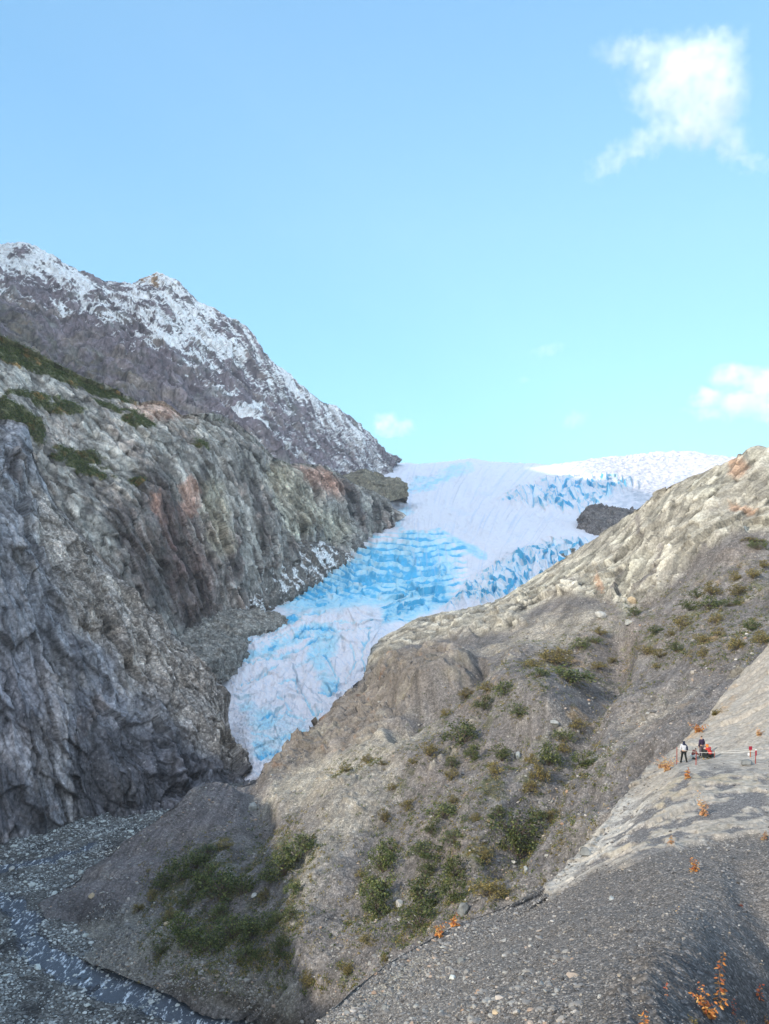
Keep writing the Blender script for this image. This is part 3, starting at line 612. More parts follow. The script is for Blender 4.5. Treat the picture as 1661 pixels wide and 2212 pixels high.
dml = poly(u + q3 * 10, v + q3 * 10, [(60,1960),(180,1880),(300,1790),(420,1695),(520,1700),(545,1740),(470,1800),(380,1860),(260,1950),(150,1990)], 20)
col = mixc(col, dml * 0.85, (0.150, 0.136, 0.136))
col = mixc(col, dml * sst(q1, 0.1, 0.5) * 0.5, (0.21, 0.18, 0.15))
bank = poly(u + q3 * 10, v + q3 * 10, [(110,2000),(280,1960),(380,1980),(500,2090),(640,2110),(640,2230),(420,2150),(190,2090)], 14)
col = mixc(col, bank * 0.6, (0.20, 0.195, 0.165))
col = mixc(col, 0.6 * poly(u + q3 * 16, v + q3 * 12, [(130,1960),(230,1930),(260,1950),(240,1985),(170,1985)], 10), (0.045, 0.04, 0.038))
col = mixc(col, 0.55 * stroke(u + q3 * 12, v + q3 * 12, [(380,2120),(480,2150),(560,2190),(640,2215)], 16), (0.06, 0.045, 0.035))
# the light rock of the upper ridge and the brown knoll
rc = np.tile(np.array([0.345, 0.33, 0.28]), (len(p), 1))
rc = mixc(rc, sst(q2, -0.1, 0.4) * 0.6, (0.33, 0.335, 0.285)); rc = mixc(rc, sst(q4, 0.1, 0.5) * 0.5, (0.44, 0.42, 0.34))
rc = mixc(rc, sst(-q4 + q3 * 0.3, 0.25, 0.55) * 0.55, (0.17, 0.155, 0.15))
rc = mixc(rc, 0.5 * poly(u, v, [(780,1470),(840,1370),(980,1320),(1100,1300),(1180,1330),(1000,1380),(860,1420)], 30), (0.26, 0.255, 0.225))
for a in (([(1575,1000),(1600,985),(1620,1010),(1600,1040),(1575,1030)], 8), ([(1580,1090),(1640,1110),(1635,1125),(1570,1105)], 6), ([(1290,1290),(1300,1250),(1310,1280)], 5)):
    rc = mixc(rc, 0.6 * poly(u + q3 * 14, v + q3 * 14, *a), (0.44, 0.25, 0.15))
for L in ([(1440,1190),(1430,1240),(1400,1270)], [(1530,1185),(1490,1230),(1480,1250)], [(1380,1120),(1390,1160)], [(1350,1240),(1330,1290)]):
    rc = mixc(rc, 0.6 * stroke(u + q3 * 10, v + q3 * 10, L, 6), (0.10, 0.09, 0.095))
k2 = np.tile(np.array([0.19, 0.172, 0.155]), (len(p), 1)); k2 = mixc(k2, sst(q4, 0, 0.5) * 0.5, (0.30, 0.28, 0.22)); k2 = mixc(k2, sst(-q3, 0.1, 0.5) * 0.5, (0.085, 0.08, 0.078))
k2 = mixc(k2, sst(fbm(p / 5, 3, 129), 0.3, 0.5) * 0.5, (0.28, 0.16, 0.09))
k2 *= 0.78
col = col * (1 - rock2[:, None]) + k2 * rock2[:, None]
rc *= (0.84 * (1 - 0.35 * (1 - sst(c1, 0, 0.05))) * (1 - 0.2 * (1 - sst(c2, 0, 0.10))) * (1 + 0.6 * h2))[:, None]
rm = np.clip(rockm * (0.95 + 0.3 * q3) - dkb * 0.75, 0, 1)
col = col * (1 - rm[:, None]) + rc * rm[:, None]
col = mixc(col, ribs * (1 - rockm) * 0.8, (0.25, 0.235, 0.20))
col *= (1 - 0.3 * ribs * (1 - sst(c2, 0, 0.15)))[:, None]
col *= np.clip(1 + 0.55 * run * (1 - rockm) + 0.45 * fbm(p / 5, 4, 128, 0.6), 0.5, 1.6)[:, None]
col *= (0.97 + 0.25 * h2 * (rockm + rock2))[:, None]
grv = np.clip(1 - 0.85 * rockm - 0.6 * rock2 - 0.7 * ribs, 0.1, 1)
SHEETS['slope'] = s
s.mesh("hillside", M_slope, col, grv, label="sunlit grey scree hillside with shrubs below a beige rock ridge", cat="hillside")

# ------------------------------------------------------------------ foreground spur: rock slab and dark gravel mound
s = Sheet([
 [(2150,1150,118),(1800,1300,112),(1661,1392,108),(1600,1460,104),(1562,1500,100),(1540,1535,98),(1500,1582,92),(1470,1612,88),(1400,1657,82),(1330,1742,72),(1290,1795,68),(1240,1852,62),(1180,1924,56.1),(1100,1950,54.4),(1000,1990,52),(930,2022,50.1),(860,2062,48),(760,2132,44.8),(680,2214,41.5),(560,2330,38)],
 [(2150,1450,88),(1661,1560,84),(1600,1600,82),(1520,1635,80),(1460,1645,79),(1400,1690,76),(1330,1775,68),(1290,1825,64),(1230,1880,59),(1185,1932,54.9),(1090,1965,53),(990,2010,50.6),(860,2080,46.95),(760,2160,43.2),(690,2240,40.2),(570,2360,36.5)],
 [(2150,1560,74),(1661,1642,74),(1600,1645,74),(1520,1652,74),(1460,1658,74),(1420,1700,71),(1350,1790,65),(1290,1850,60),(1200,1932,54.4),(1100,1975,51.95),(980,2025,49.3),(860,2105,45.6),(760,2185,42),(700,2260,39.3),(580,2390,35.5)],
 [(2150,1740,56),(1661,1795,53),(1500,1818,53),(1400,1842,52),(1290,1877,54),(1190,1937,53.6),(1080,2010,49.1),(960,2080,45.6),(850,2160,42.1),(760,2250,38.8),(640,2400,34)],
 [(2150,1850,38),(1661,1930,37),(1500,1960,36),(1350,2000,36),(1200,2060,35),(1050,2140,33),(900,2230,31),(800,2320,29),(680,2480,27)],
 [(2150,2080,22),(1661,2120,21),(1500,2140,21),(1350,2165,22),(1200,2205,23),(1050,2280,24),(900,2400,24),(760,2560,23)],
 [(2300,2700,11),(1661,2560,12),(1400,2560,13),(1200,2620,14),(1000,2720,15),(850,2800,16)]],
 step=2.4, back=(9, 20, -38), front=(0, -14, 2.5), smooth=3, maxn=760)
p = s.p; u, v = s.u0, s.v0
w1 = fbm(p / 4, 3, 131); w2 = fbm(p / 1.2, 3, 132)
slab = poly(u + w1 * 26, v + w1 * 20 + w2 * 6, [(2200,1100),(1661,1380),(1530,1520),(1460,1600),(1330,1725),(1170,1915),(1185,1940),(1260,1890),(1400,1848),(1500,1822),(1661,1800),(2200,1750)], 8)
vd = (-0.7, -0.35, -0.5)
h1, c1 = facets(aniso(p, vd, 0.25) / 2.6, 34); h2, c2 = facets(aniso(p, vd, 0.35) / 0.9, 35)
patch = sst(fbm(p / 2.6, 3, 133) + 0.3 * w2, -0.02, 0.14) * poly(u, v, [(1661,1660),(1480,1660),(1330,1780),(1250,1890),(1400,1850),(1661,1800)], 25)
bare = slab * (1 - 0.9 * patch)
ledge = blob(u, v, 1550, 1650, 130, 26, 0, 0.5)
rel = bare * (h1 * 0.24 + h2 * 0.11 + fbm(aniso(p, vd, 0.2) / 1.1, 3, 135, 0.5, True) * 0.13) * (1 - 0.8 * ledge)
rel += (1 - slab) * (fbm(p / 7, 3, 136) * 0.55 + fbm(p / 0.5, 3, 137) * 0.035 + fbm(p / 1.6, 3, 138) * 0.12)
ero_shade = poly(u + w1 * 30, v + w1 * 20, [(1380,2040),(1500,2010),(1661,1960),(1661,2212),(1300,2230),(1330,2120)], 40)
rel += ero_shade * (fbm(p / 1.3, 4, 139, 0.55, True) * 0.32 - 0.1)
rel -= 0.5 * stroke(u, v, [(1760,2000),(1661,1935),(1600,1890)], 26, 24)
flank = sst(u - (1500 - (v - 1850) * 0.42), 0, 300) * sst(v, 1840, 2000) * (1 - sst(u, 1760, 2050))
rel -= flank * 4.2 * np.clip(s.d / 25, 0.4, 1.3) * (1 + 0.5 * w1)
s.push(rel, cen=0)
p = s.p
q1 = fbm(aniso(p, vd, 0.2) / 2.2, 4, 141, 0.6); q3 = fbm(p / 0.45, 3, 143, 0.6); q2 = fbm(p / 6, 3, 142)
gc = np.tile(np.array([0.135, 0.126, 0.118]), (len(p), 1))
gc = mixc(gc, sst(q2, 0, 0.5) * 0.5, (0.145, 0.132, 0.125)); gc = mixc(gc, (1 - sst(u, 700, 1350)) * 0.55, (0.19, 0.18, 0.165))
gc = mixc(gc, np.clip(ero_shade * (0.55 + 0.9 * fbm(p / 1.0, 3, 145)), 0, 1) * 0.85, (0.045, 0.045, 0.048))  # shade of the flank that turns from the sun, mixed into the gravel colour
gc = mixc(gc, 0.6 * poly(u + w1 * 20, v + w1 * 20, [(680,2212),(820,2110),(900,2060),(940,2070),(860,2130),(760,2230)], 14), (0.36, 0.33, 0.26))
sc = np.tile(np.array([0.365, 0.352, 0.325]), (len(p), 1))
sc = mixc(sc, sst(q1, -0.1, 0.4) * 0.6, (0.43, 0.425, 0.40)); sc = mixc(sc, sst(-q1 + q3 * 0.3, 0.15, 0.5) * 0.5, (0.215, 0.205, 0.19))
sc = mixc(sc, sst(q2 + 0.3 * q3, 0.2, 0.5) * 0.4, (0.38, 0.34, 0.22))
sc = mixc(sc, 0.95 * poly(u + w2 * 10, v, [(1178,1930),(1230,1850),(1300,1770),(1350,1720),(1410,1735),(1380,1800),(1310,1860),(1240,1905)], 14), (0.47, 0.475, 0.46))
sc = mixc(sc, 0.6 * sst(w1 + q3 * 0.5, 0.0, 0.4) * poly(u, v, [(1480,1600),(1520,1540),(1590,1480),(1570,1540),(1510,1600)], 12), (0.44, 0.28, 0.12))
sc = mixc(sc, 0.5 * sst(w2 + q3 * 0.5, 0.1, 0.5), (0.24, 0.235, 0.20))
sc *= np.array([0.86, 0.82, 0.77])
bm = np.clip(bare, 0, 1)[:, None]
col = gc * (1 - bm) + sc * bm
col = mixc(col, np.clip(slab * patch, 0, 1) * 0.9, (0.155, 0.150, 0.148))
SHEETS['spur'] = s
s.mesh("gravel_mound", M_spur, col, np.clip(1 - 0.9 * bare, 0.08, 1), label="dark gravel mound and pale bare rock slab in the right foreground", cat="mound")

s = Sheet([
 [(3600,1000,118),(2800,1050,118),(2140,1152,118)], [(3600,1200,90),(2800,1350,90),(2140,1452,88)], [(3700,1400,74),(2800,1500,74),(2140,1562,74)],
 [(4000,1500,56),(2900,1640,56),(2140,1742,56)], [(4200,1600,38),(2900,1740,38),(2140,1853,38)], [(5200,1750,22),(3400,1900,22),(2140,2083,22)], [(8000,2000,11),(5000,2300,11),(2290,2703,11)]],
 step=16, back=(-6, 24, -34), front=(0, -14, 2.5), smooth=0)
s.push(fbm(s.p / 7, 3, 136) * 0.4 - 0.1, cen=0)
s.mesh("terrain", M_spur, np.tile(np.array([0.15, 0.145, 0.14]), (len(s.p), 1)), np.ones(len(s.p)), label="gravel slope going on to the right", cat="slope")

# ------------------------------------------------------------------ riverbed and stream
ZB = -100.0
xs = np.arange(-260, 60, 0.8); ys = np.arange(90, 430, 0.8)
X, Y = np.meshgrid(xs, ys); pb = np.stack([X.ravel(), Y.ravel(), np.full(X.size, ZB)], 1)
ub = CU + pb[:, 0] / pb[:, 1] * FD; vb = CV - pb[:, 2] / pb[:, 1] * FD
RIV = [(-500,1905),(-60,1915),(40,1930),(80,1975),(110,2035),(200,2078),(300,2110),(400,2145),(480,2175),(640,2260),(760,2330),(600,2330),(480,2270),(390,2215),(300,2180),(190,2150),(90,2100),(40,2060),(30,2010),(0,1965),(-60,1955),(-500,1960)]
RIV2 = [(-500,1872),(0,1868),(70,1856),(140,1838),(200,1815),(205,1822),(150,1850),(80,1868),(10,1884),(-500,1890)]
rv = np.maximum(poly(ub + fbm(pb / 6, 3, 151) * 30, vb + fbm(pb / 6, 3, 152) * 14, RIV, 10), poly(ub + fbm(pb / 6, 3, 151) * 30, vb + fbm(pb / 6, 3, 152) * 8, RIV2, 5))
pb[:, 2] += fbm(pb / 6, 3, 153) * 0.7 + fbm(pb / 1.2, 3, 154) * 0.3 - rv * 0.62
class O: pass
s = Sheet.__new__(Sheet); s.P = pb.reshape(len(ys), len(xs), 3); s.shape = s.P.shape[:2]; s.update(); s.n = s.n * np.sign(s.n[:, 2:3]); s.flip = False
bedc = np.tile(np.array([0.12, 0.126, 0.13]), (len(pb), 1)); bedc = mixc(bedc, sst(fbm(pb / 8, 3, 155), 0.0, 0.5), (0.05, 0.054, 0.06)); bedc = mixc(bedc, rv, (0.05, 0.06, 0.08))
s.rv = rv
SHEETS['bed'] = s
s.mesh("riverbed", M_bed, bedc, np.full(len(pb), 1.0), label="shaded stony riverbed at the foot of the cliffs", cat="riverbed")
# water
M_wat, n_, l_, b_ = nodes("stream_water")
b_.inputs["Roughness"].default_value = 0.12; b_.inputs["Base Color"].default_value = (0.03, 0.05, 0.10, 1)
tc = n_.new("ShaderNodeTexCoord"); mp = n_.new("ShaderNodeMapping"); mp.inputs["Rotation"].default_value = (0, 0, R(-35)); mp.inputs["Scale"].default_value = (1.0, 0.35, 1)
l_.new(tc.outputs["Object"], mp.inputs[0])
no = n_.new("ShaderNodeTexNoise"); no.inputs["Scale"].default_value = 0.9; no.inputs["Detail"].default_value = 6; no.inputs["Roughness"].default_value = 0.7; l_.new(mp.outputs[0], no.inputs[0])
rp = n_.new("ShaderNodeValToRGB"); e = rp.color_ramp.elements; e[0].position = 0.55; e[0].color = (0.09, 0.105, 0.13, 1); e[1].position = 0.63; e[1].color = (0.75, 0.8, 0.85, 1)
l_.new(no.outputs[0], rp.inputs[0]); l_.new(rp.outputs[0], b_.inputs["Base Color"])
bp = n_.new("ShaderNodeBump"); bp.inputs["Distance"].default_value = 0.5; l_.new(no.outputs[0], bp.inputs["Height"]); l_.new(bp.outputs[0], b_.inputs["Normal"])
wx = np.arange(-260, 20, 0.8); wy = np.arange(92, 330, 0.8); X, Y = np.meshgrid(wx, wy)
pw = np.stack([X.ravel(), Y.ravel(), np.full(X.size, ZB - 0.36)], 1); pw[:, 2] += fbm(pw / 2.5, 2, 157) * 0.08
uw_ = CU + pw[:, 0] / pw[:, 1] * FD; vw_ = CV - pw[:, 2] / pw[:, 1] * FD
keep = np.minimum(sdf_poly(uw_, vw_, RIV), sdf_poly(uw_, vw_, RIV2)) < 24
idx = np.arange(len(pw)).reshape(len(wy), len(wx)); q = np.stack([idx[:-1, :-1], idx[:-1, 1:], idx[1:, 1:], idx[1:, :-1]], -1).reshape(-1, 4)
q = q[keep[q].all(1)]; used = np.unique(q); rem = np.full(len(pw), -1); rem[used] = np.arange(len(used))
wm = raw_mesh("water", pw[used], rem[q]); wm.materials.append(M_wat); wo = bpy.data.objects.new("water", wm); C.objects.link(wo); wo["kind"] = "structure"; wo["label"] = "dark blue stream with white riffles running between cobbles"; wo["category"] = "stream"
# ------------------------------------------------------------------ rock knolls standing in the ice
def knoll(name, top, bottom, col, label, amp=2.0, fs=6.0, step=2.4, back=(0, 40, -30), bulge=0.5, snow=None, cat="rock outcrop"):
    n = 30
    A = line_pts(top, n)[0]; B = line_pts(bottom, n)[0]
    mid = (A * 0.45 + B * 0.55); mid[:, 2] = A[:, 2] * 0.62 + B[:, 2] * 0.38
    L = [[('w', *q) for q in A], [('w', *q) for q in mid], [('w', *q) for q in B]]
    s = Sheet(L, step=step, back=back, front=(0, -3, -12), smooth=2)
    h1, c1 = facets(s.p / fs, 44); h2, c2 = facets(s.p / (fs * 0.35), 45)
    s.push(h1 * amp + h2 * amp * 0.45 + fbm(s.p / (fs * 2), 3, 46) * amp)
    q = fbm(s.p / fs, 4, 161, 0.6); q2 = fbm(s.p / (fs * 0.3), 2, 162)
    c = np.tile(np.array(col), (len(s.p), 1)) * (1.25 + q * 1.2 + q2 * 0.7)[:, None]
    if snow is not None:
        c = mixc(c, sst(fbm(s.p / (fs * 2.2), 4, 163, 0.6) * 1.3 + q2 * 0.25 + (s.n[:, 2] - 0.7) * 0.3 + snow, 0.2, 0.28), (0.82, 0.83, 0.87))
    o = s.mesh(name, M_mid, c, np.full(len(s.p), 0.5), label=label, cat=cat)
    return o
knoll("rock_outcrop", [(730,1040,1300),(750,1024,1300),(775,1015,1310),(800,1018,1310),(830,1029,1300),(852,1035,1290),(880,1048,1270)], [(735,1050,1240),(770,1062,1210),(810,1070,1180),(845,1062,1180),(882,1053,1200)], (0.17, 0.155, 0.12), "small brown rock knoll rising from the ice below the mountain tip", 4, 14)
knoll("rock_outcrop", [(1246,1128,1040),(1262,1098,1060),(1285,1089,1060),(1310,1096,1060),(1360,1102,1060),(1400,1110,1060)], [(1250,1130,1010),(1262,1140,980),(1290,1156,940),(1330,1165,920),(1400,1180,900)], (0.135, 0.125, 0.125), "dark rock outcrop in a hollow of the ice beside the beige ridge", 4, 12)
knoll("rock_outcrop", [(1180,1215,800),(1200,1198,810),(1230,1188,820),(1265,1182,820)], [(1190,1224,770),(1220,1232,750),(1270,1225,760)], (0.15, 0.145, 0.13), "grey gravelly outcrop between blue ice and the beige ridge", 2, 6)
knoll("moraine", [(440,1325,520),(470,1298,545),(510,1248,590),(560,1200,640),(600,1168,690),(640,1150,730),(690,1165,790),(725,1190,810),(770,1200,850)], [(460,1345,510),(520,1318,545),(570,1296,585),(640,1270,640),(690,1250,690),(712,1228,730),(735,1222,760),(772,1204,830)], (0.15, 0.135, 0.125), "dark debris apron flecked with snow between the fluted cliff and the ice", 2.5, 7, snow=0.16, cat="moraine")
knoll("rock_mound", [(370,1345,500),(420,1330,510),(480,1318,522),(540,1316,530),(590,1320,535),(612,1330,537),(620,1342,537)], [(400,1400,455),(470,1390,470),(520,1372,485),(560,1356,505),(600,1348,520),(621,1345,530)], (0.22, 0.21, 0.195), "rounded grey gravel mound at the left edge of the ice, upper one", 1.5, 5, cat="mound")
knoll("rock_mound", [(380,1375,450),(440,1365,462),(480,1362,470),(515,1375,476),(535,1388,478)], [(420,1440,410),(470,1424,420),(505,1408,440),(530,1395,462),(538,1392,470)], (0.19, 0.185, 0.175), "rounded grey gravel mound lower down against the canyon wall", 1.5, 5, cat="mound")
knoll("rock_ledge", [(720,1525,395),(745,1500,405),(775,1478,410),(800,1470,412)], [(725,1540,385),(760,1525,390),(800,1500,395)], (0.06, 0.062, 0.07), "dark wet rock edge where the ice meets the knoll", 1.2, 4)

# ------------------------------------------------------------------ finding the ground under a spot
def hit(keys, u, v, r=5):
    best = None
    for k in keys:
        s = SHEETS[k]
        for rr in (r, r * 2, r * 5, r * 14):
            m = np.where((np.abs(s.u - u) < rr) & (np.abs(s.v - v) < rr) & (s.d > 5))[0]
            if len(m): break
        if len(m):
            i = m[np.argmin(s.d[m] + 0.4 * np.hypot(s.u[m] - u, s.v[m] - v) * s.d[m] / 200)]
            if best is None or s.d[i] < best[1]: best = (s.p[i].copy(), s.d[i], s.n[i].copy())
    return best

# ------------------------------------------------------------------ loose stones (stuff) and boulders (things)
ICO_V = None
def ico(sub):
    import bmesh
    bm = bmesh.new(); bmesh.ops.create_icosphere(bm, subdivisions=sub, radius=1)
    v = np.array([x.co[:] for x in bm.verts]); f = np.array([[w.index for w in q.verts] for q in bm.faces]); bm.free(); return v, f
def rock_proto(sub, seed, k=7):
    """a block: a ball cut by random planes"""
    v, f = ico(sub); r = np.random.RandomState(seed); v = v.copy()
    for _ in range(k):
        n = r.normal(size=3); n /= np.linalg.norm(n); d = r.uniform(0.45, 0.8)
        x = v @ n; v -= np.maximum(x - d, 0)[:, None] * n
    v *= r.uniform(0.7, 1.15, 3) * np.array([1, 1, 0.75]); return v, f
def stone_mat(name, cols, rough=0.85):
    m, n, l, b = nodes(name); b.inputs["Roughness"].default_value = rough; b.inputs["Specular IOR Level"].default_value = 0.3
    ge = n.new("ShaderNodeNewGeometry"); rp = n.new("ShaderNodeValToRGB"); e = rp.color_ramp.elements
    e[0].color = (*cols[0][1], 1); e[0].position = cols[0][0]; e[1].color = (*cols[-1][1], 1); e[1].position = cols[-1][0]
    for q, c in cols[1:-1]: x = e.new(q); x.color = (*c, 1)
    l.new(ge.outputs["Random Per Island"], rp.inputs[0]); l.new(rp.outputs[0], b.inputs["Base Color"]); return m
M_cob = stone_mat("river_stone", [(0, (0.12, 0.13, 0.135)), (0.4, (0.24, 0.25, 0.245)), (0.75, (0.46, 0.48, 0.465)), (1, (0.58, 0.59, 0.56))])
M_scree = stone_mat("scree_stone", [(0, (0.10, 0.095, 0.09)), (0.5, (0.21, 0.20, 0.19)), (0.85, (0.34, 0.33, 0.30)), (0.93, (0.33, 0.22, 0.15)), (1, (0.48, 0.46, 0.42))])
M_gstone = stone_mat("mound_stone", [(0, (0.055, 0.050, 0.047)), (0.55, (0.165, 0.155, 0.147)), (0.85, (0.31, 0.295, 0.28)), (0.94, (0.28, 0.23, 0.17)), (1, (0.42, 0.40, 0.37))])
def scatter(name, mat, P, S, sub=1, kinds=6, label="", sink=0.3, cat="stones", flat=0.75):
    V, F = [], []; off = 0; r = np.random.RandomState(len(P))
    which = r.randint(kinds, size=len(P))
    for k in range(kinds):
        v, f = rock_proto(sub, 100 + k); m = np.where(which == k)[0]; n = len(m)
        a = r.rand(n) * 6.283; ca, sa = np.cos(a), np.sin(a)
        sc = S[m][:, None] * r.uniform(0.7, 1.3, (n, 3)) * np.array([1, 1, flat])
        vv = v[None] * sc[:, None]
        t = r.normal(size=n) * 0.35; ct, st = np.cos(t), np.sin(t)
        y, z = vv[..., 1] * ct[:, None] - vv[..., 2] * st[:, None], vv[..., 1] * st[:, None] + vv[..., 2] * ct[:, None]
        x = vv[..., 0] * ca[:, None] - y * sa[:, None]; y = vv[..., 0] * sa[:, None] + y * ca[:, None]
        w = np.stack([x, y, z], -1) + P[m][:, None]; w[..., 2] += (S[m] * (0.5 - sink))[:, None]
        V.append(w.reshape(-1, 3)); F.append((f[None] + (np.arange(n) * len(v))[:, None, None]).reshape(-1, 3) + off); off += n * len(v)
    me = raw_mesh(name, np.concatenate(V), np.concatenate(F), smooth=False); me.materials.append(mat)
    o = bpy.data.objects.new(name, me); C.objects.link(o); o["kind"] = "stuff"; o["label"] = label; o["category"] = cat
    return o
def boulder(u, v, w, keys, mat, label, group=None, sub=2, seed=None, hi=0.8, deep=1.0):
    g = hit(keys, u, v)
    sz = w / FD * g[1] / 2
    vv, f = rock_proto(sub, seed if seed is not None else int(u * 7 + v), 9)
    vv = vv * sz * np.array([1, deep, hi / 0.75]); a = (u * 13 + v) % 0.9 - 0.45
    vv = vv @ np.array([[math.cos(a), 0, math.sin(a)], [0, 1, 0], [-math.sin(a), 0, math.cos(a)]])
    vv += (fbm(vv / sz * 2.2 + u, 3, 5) * sz * 0.07)[:, None]
    me = raw_mesh("boulder", vv, f, smooth=False); me.materials.append(mat)
    o = bpy.data.objects.new("boulder", me); C.objects.link(o)
    o.location = Vector(g[0]) + Vector((0, 0, sz * 0.3)); o["label"] = label; o["category"] = "boulder"
    if group: o["group"] = group
    return o
r_ = np.random.RandomState(11)
# riverbed cobbles: the largest are boulders of their own
b = SHEETS['bed']; vis = np.where((b.u > -60) & (b.u < 700) & (b.v > 1720) & (b.v < 2260))[0]
clump = 0.5 + fbm(b.p[vis] / 7, 3, 171) * 1.4 - b.rv[vis] * 0.22
pr = np.clip(clump, 0.03, 1.3); pr /= pr.sum()
ci = vis[r_.choice(len(vis), 28000, p=pr, replace=True)]
P = b.p[ci] + np.concatenate([r_.uniform(-0.4, 0.4, (len(ci), 2)), np.zeros((len(ci), 1))], 1)
S = 0.15 + 0.36 * r_.rand(len(ci)) ** 2.5 + 0.35 * (r_.rand(len(ci)) ** 14)
scatter("cobbles", M_cob, P, S, 1, 8, "grey green cobbles covering the shaded riverbed")
M_bldr = plain_mat("pale_boulder", (0.52, 0.55, 0.52), 0.85, 0.3, 1.2, 0.1)
M_bgrey = plain_mat("grey_boulder", (0.30, 0.315, 0.31), 0.85, 0.3, 1.2, 0.1)
M_bldr2 = plain_mat("pale_grey_boulder", (0.31, 0.31, 0.29), 0.85, 0.3, 1.2, 0.1)
protos = []
for k in range(6):
    vv, f = rock_proto(2, 300 + k, 10); me = raw_mesh("boulder", vv, f, smooth=False); me.materials.append(M_bldr if k % 3 else M_bgrey); protos.append(me)
ok = vis[(b.rv[vis] < 0.8)]
for k in range(230):
    i = ok[r_.randint(len(ok))]
    o = bpy.data.objects.new("boulder", protos[k % 6]); C.objects.link(o)
    z = 0.6 + 0.75 * r_.rand() ** 2.2
    o.location = b.p[i] + np.array([0, 0, z * 0.3]); o.scale = (z * r_.uniform(0.8, 1.3), z * r_.uniform(0.8, 1.2), z * r_.uniform(0.7, 1.0)); o.rotation_euler = (r_.uniform(-.3, .3), r_.uniform(-.3, .3), r_.uniform(0, 6))
    pale = bool(k % 6 % 3); up_ = b.v[i] < 1960
    o["label"] = ("pale" if pale else "darker grey") + " boulder lying among cobbles " + ("upstream, beyond the mound's tip" if up_ else "near the stream at the lower left")
    o["category"] = "boulder"; o["group"] = ("pale" if pale else "grey") + " boulders " + ("upstream" if up_ else "by the stream")
# scree on the hillside
sl = SHEETS['slope']; sp = SHEETS['spur']
front = [(2200,1100),(1661,1392),(1540,1535),(1470,1612),(1330,1742),(1180,1924),(1000,1990),(860,2062),(680,2214),(560,2330)]
vis = np.where((sl.u > 20) & (sl.u < 1700) & (sl.v > 1150) & (sl.v < 2240) & (sl.n[:, 2] > 0.1))[0]
hidden = sdf_poly(sl.u[vis], sl.v[vis], front + [(2200, 2600)]) < -8
vis = vis[~hidden]
w = np.clip(0.35 + fbm(sl.p[vis] / 12, 4, 172) * 1.3, 0.04, 1.2) * (0.5 + 0.6 * poly(sl.u[vis], sl.v[vis], [(60,1960),(180,1880),(420,1695),(545,1740),(380,1860),(150,1990)], 20) + 0.9 * poly(sl.u[vis], sl.v[vis], [(1200,1380),(1340,1380),(1300,1560),(1230,1700),(1150,1860),(1060,1900),(1080,1760),(1190,1600)], 40) + 1.2 * poly(sl.u[vis], sl.v[vis], [(100,1990),(300,1950),(560,2080),(640,2200),(400,2150),(190,2080)], 30))
ci = vis[r_.choice(len(vis), 26000, p=w / w.sum())]
scatter("scree", M_scree, sl.p[ci], 0.09 + 0.22 * r_.rand(len(ci)) ** 2.5 + 0.55 * r_.rand(len(ci)) ** 18, 1, 7, "loose grey stones strewn over the hillside")
# stones on the mound
vis = np.where((sp.u > 560) & (sp.u < 1720) & (sp.v > 1630) & (sp.v < 2260) & (sp.d > 8))[0]
slabm = poly(sp.u[vis], sp.v[vis], [(1661,1380),(1530,1520),(1330,1725),(1170,1915),(1185,1940),(1260,1890),(1400,1848),(1500,1822),(1661,1800)], 10)
w = (1 - 0.9 * slabm) * (1 - 0.55 * poly(sp.u[vis], sp.v[vis], [(1400,2040),(1661,1940),(1661,2230),(1320,2230)], 40)) * np.clip(0.6 + fbm(sp.p[vis] / 1.5, 3, 173) * 0.9, 0.1, 1.5)
ci = vis[r_.choice(len(vis), 60000, p=w / w.sum())]
dd = sp.d[ci]; S = (0.009 + 0.018 * r_.rand(len(ci)) ** 2 + 0.05 * r_.rand(len(ci)) ** 14) * (0.45 + dd / 32)
jit = r_.normal(size=(len(ci), 3)) * np.array([0.03, 0.05, 0])
scatter("gravel", M_gstone, sp.p[ci] + jit, S, 1, 7, "dark angular gravel covering the near mound", flat=0.6)
lft = vis[(sp.u[vis] < 1250) & (sp.v[vis] > 2000)]
ci = lft[r_.choice(len(lft), 1600)]
scatter("rubble", M_scree, sp.p[ci], 0.05 + 0.14 * r_.rand(1600) ** 3, 2, 5, "larger pale grey rubble at the lower edge of the mound", flat=0.55)
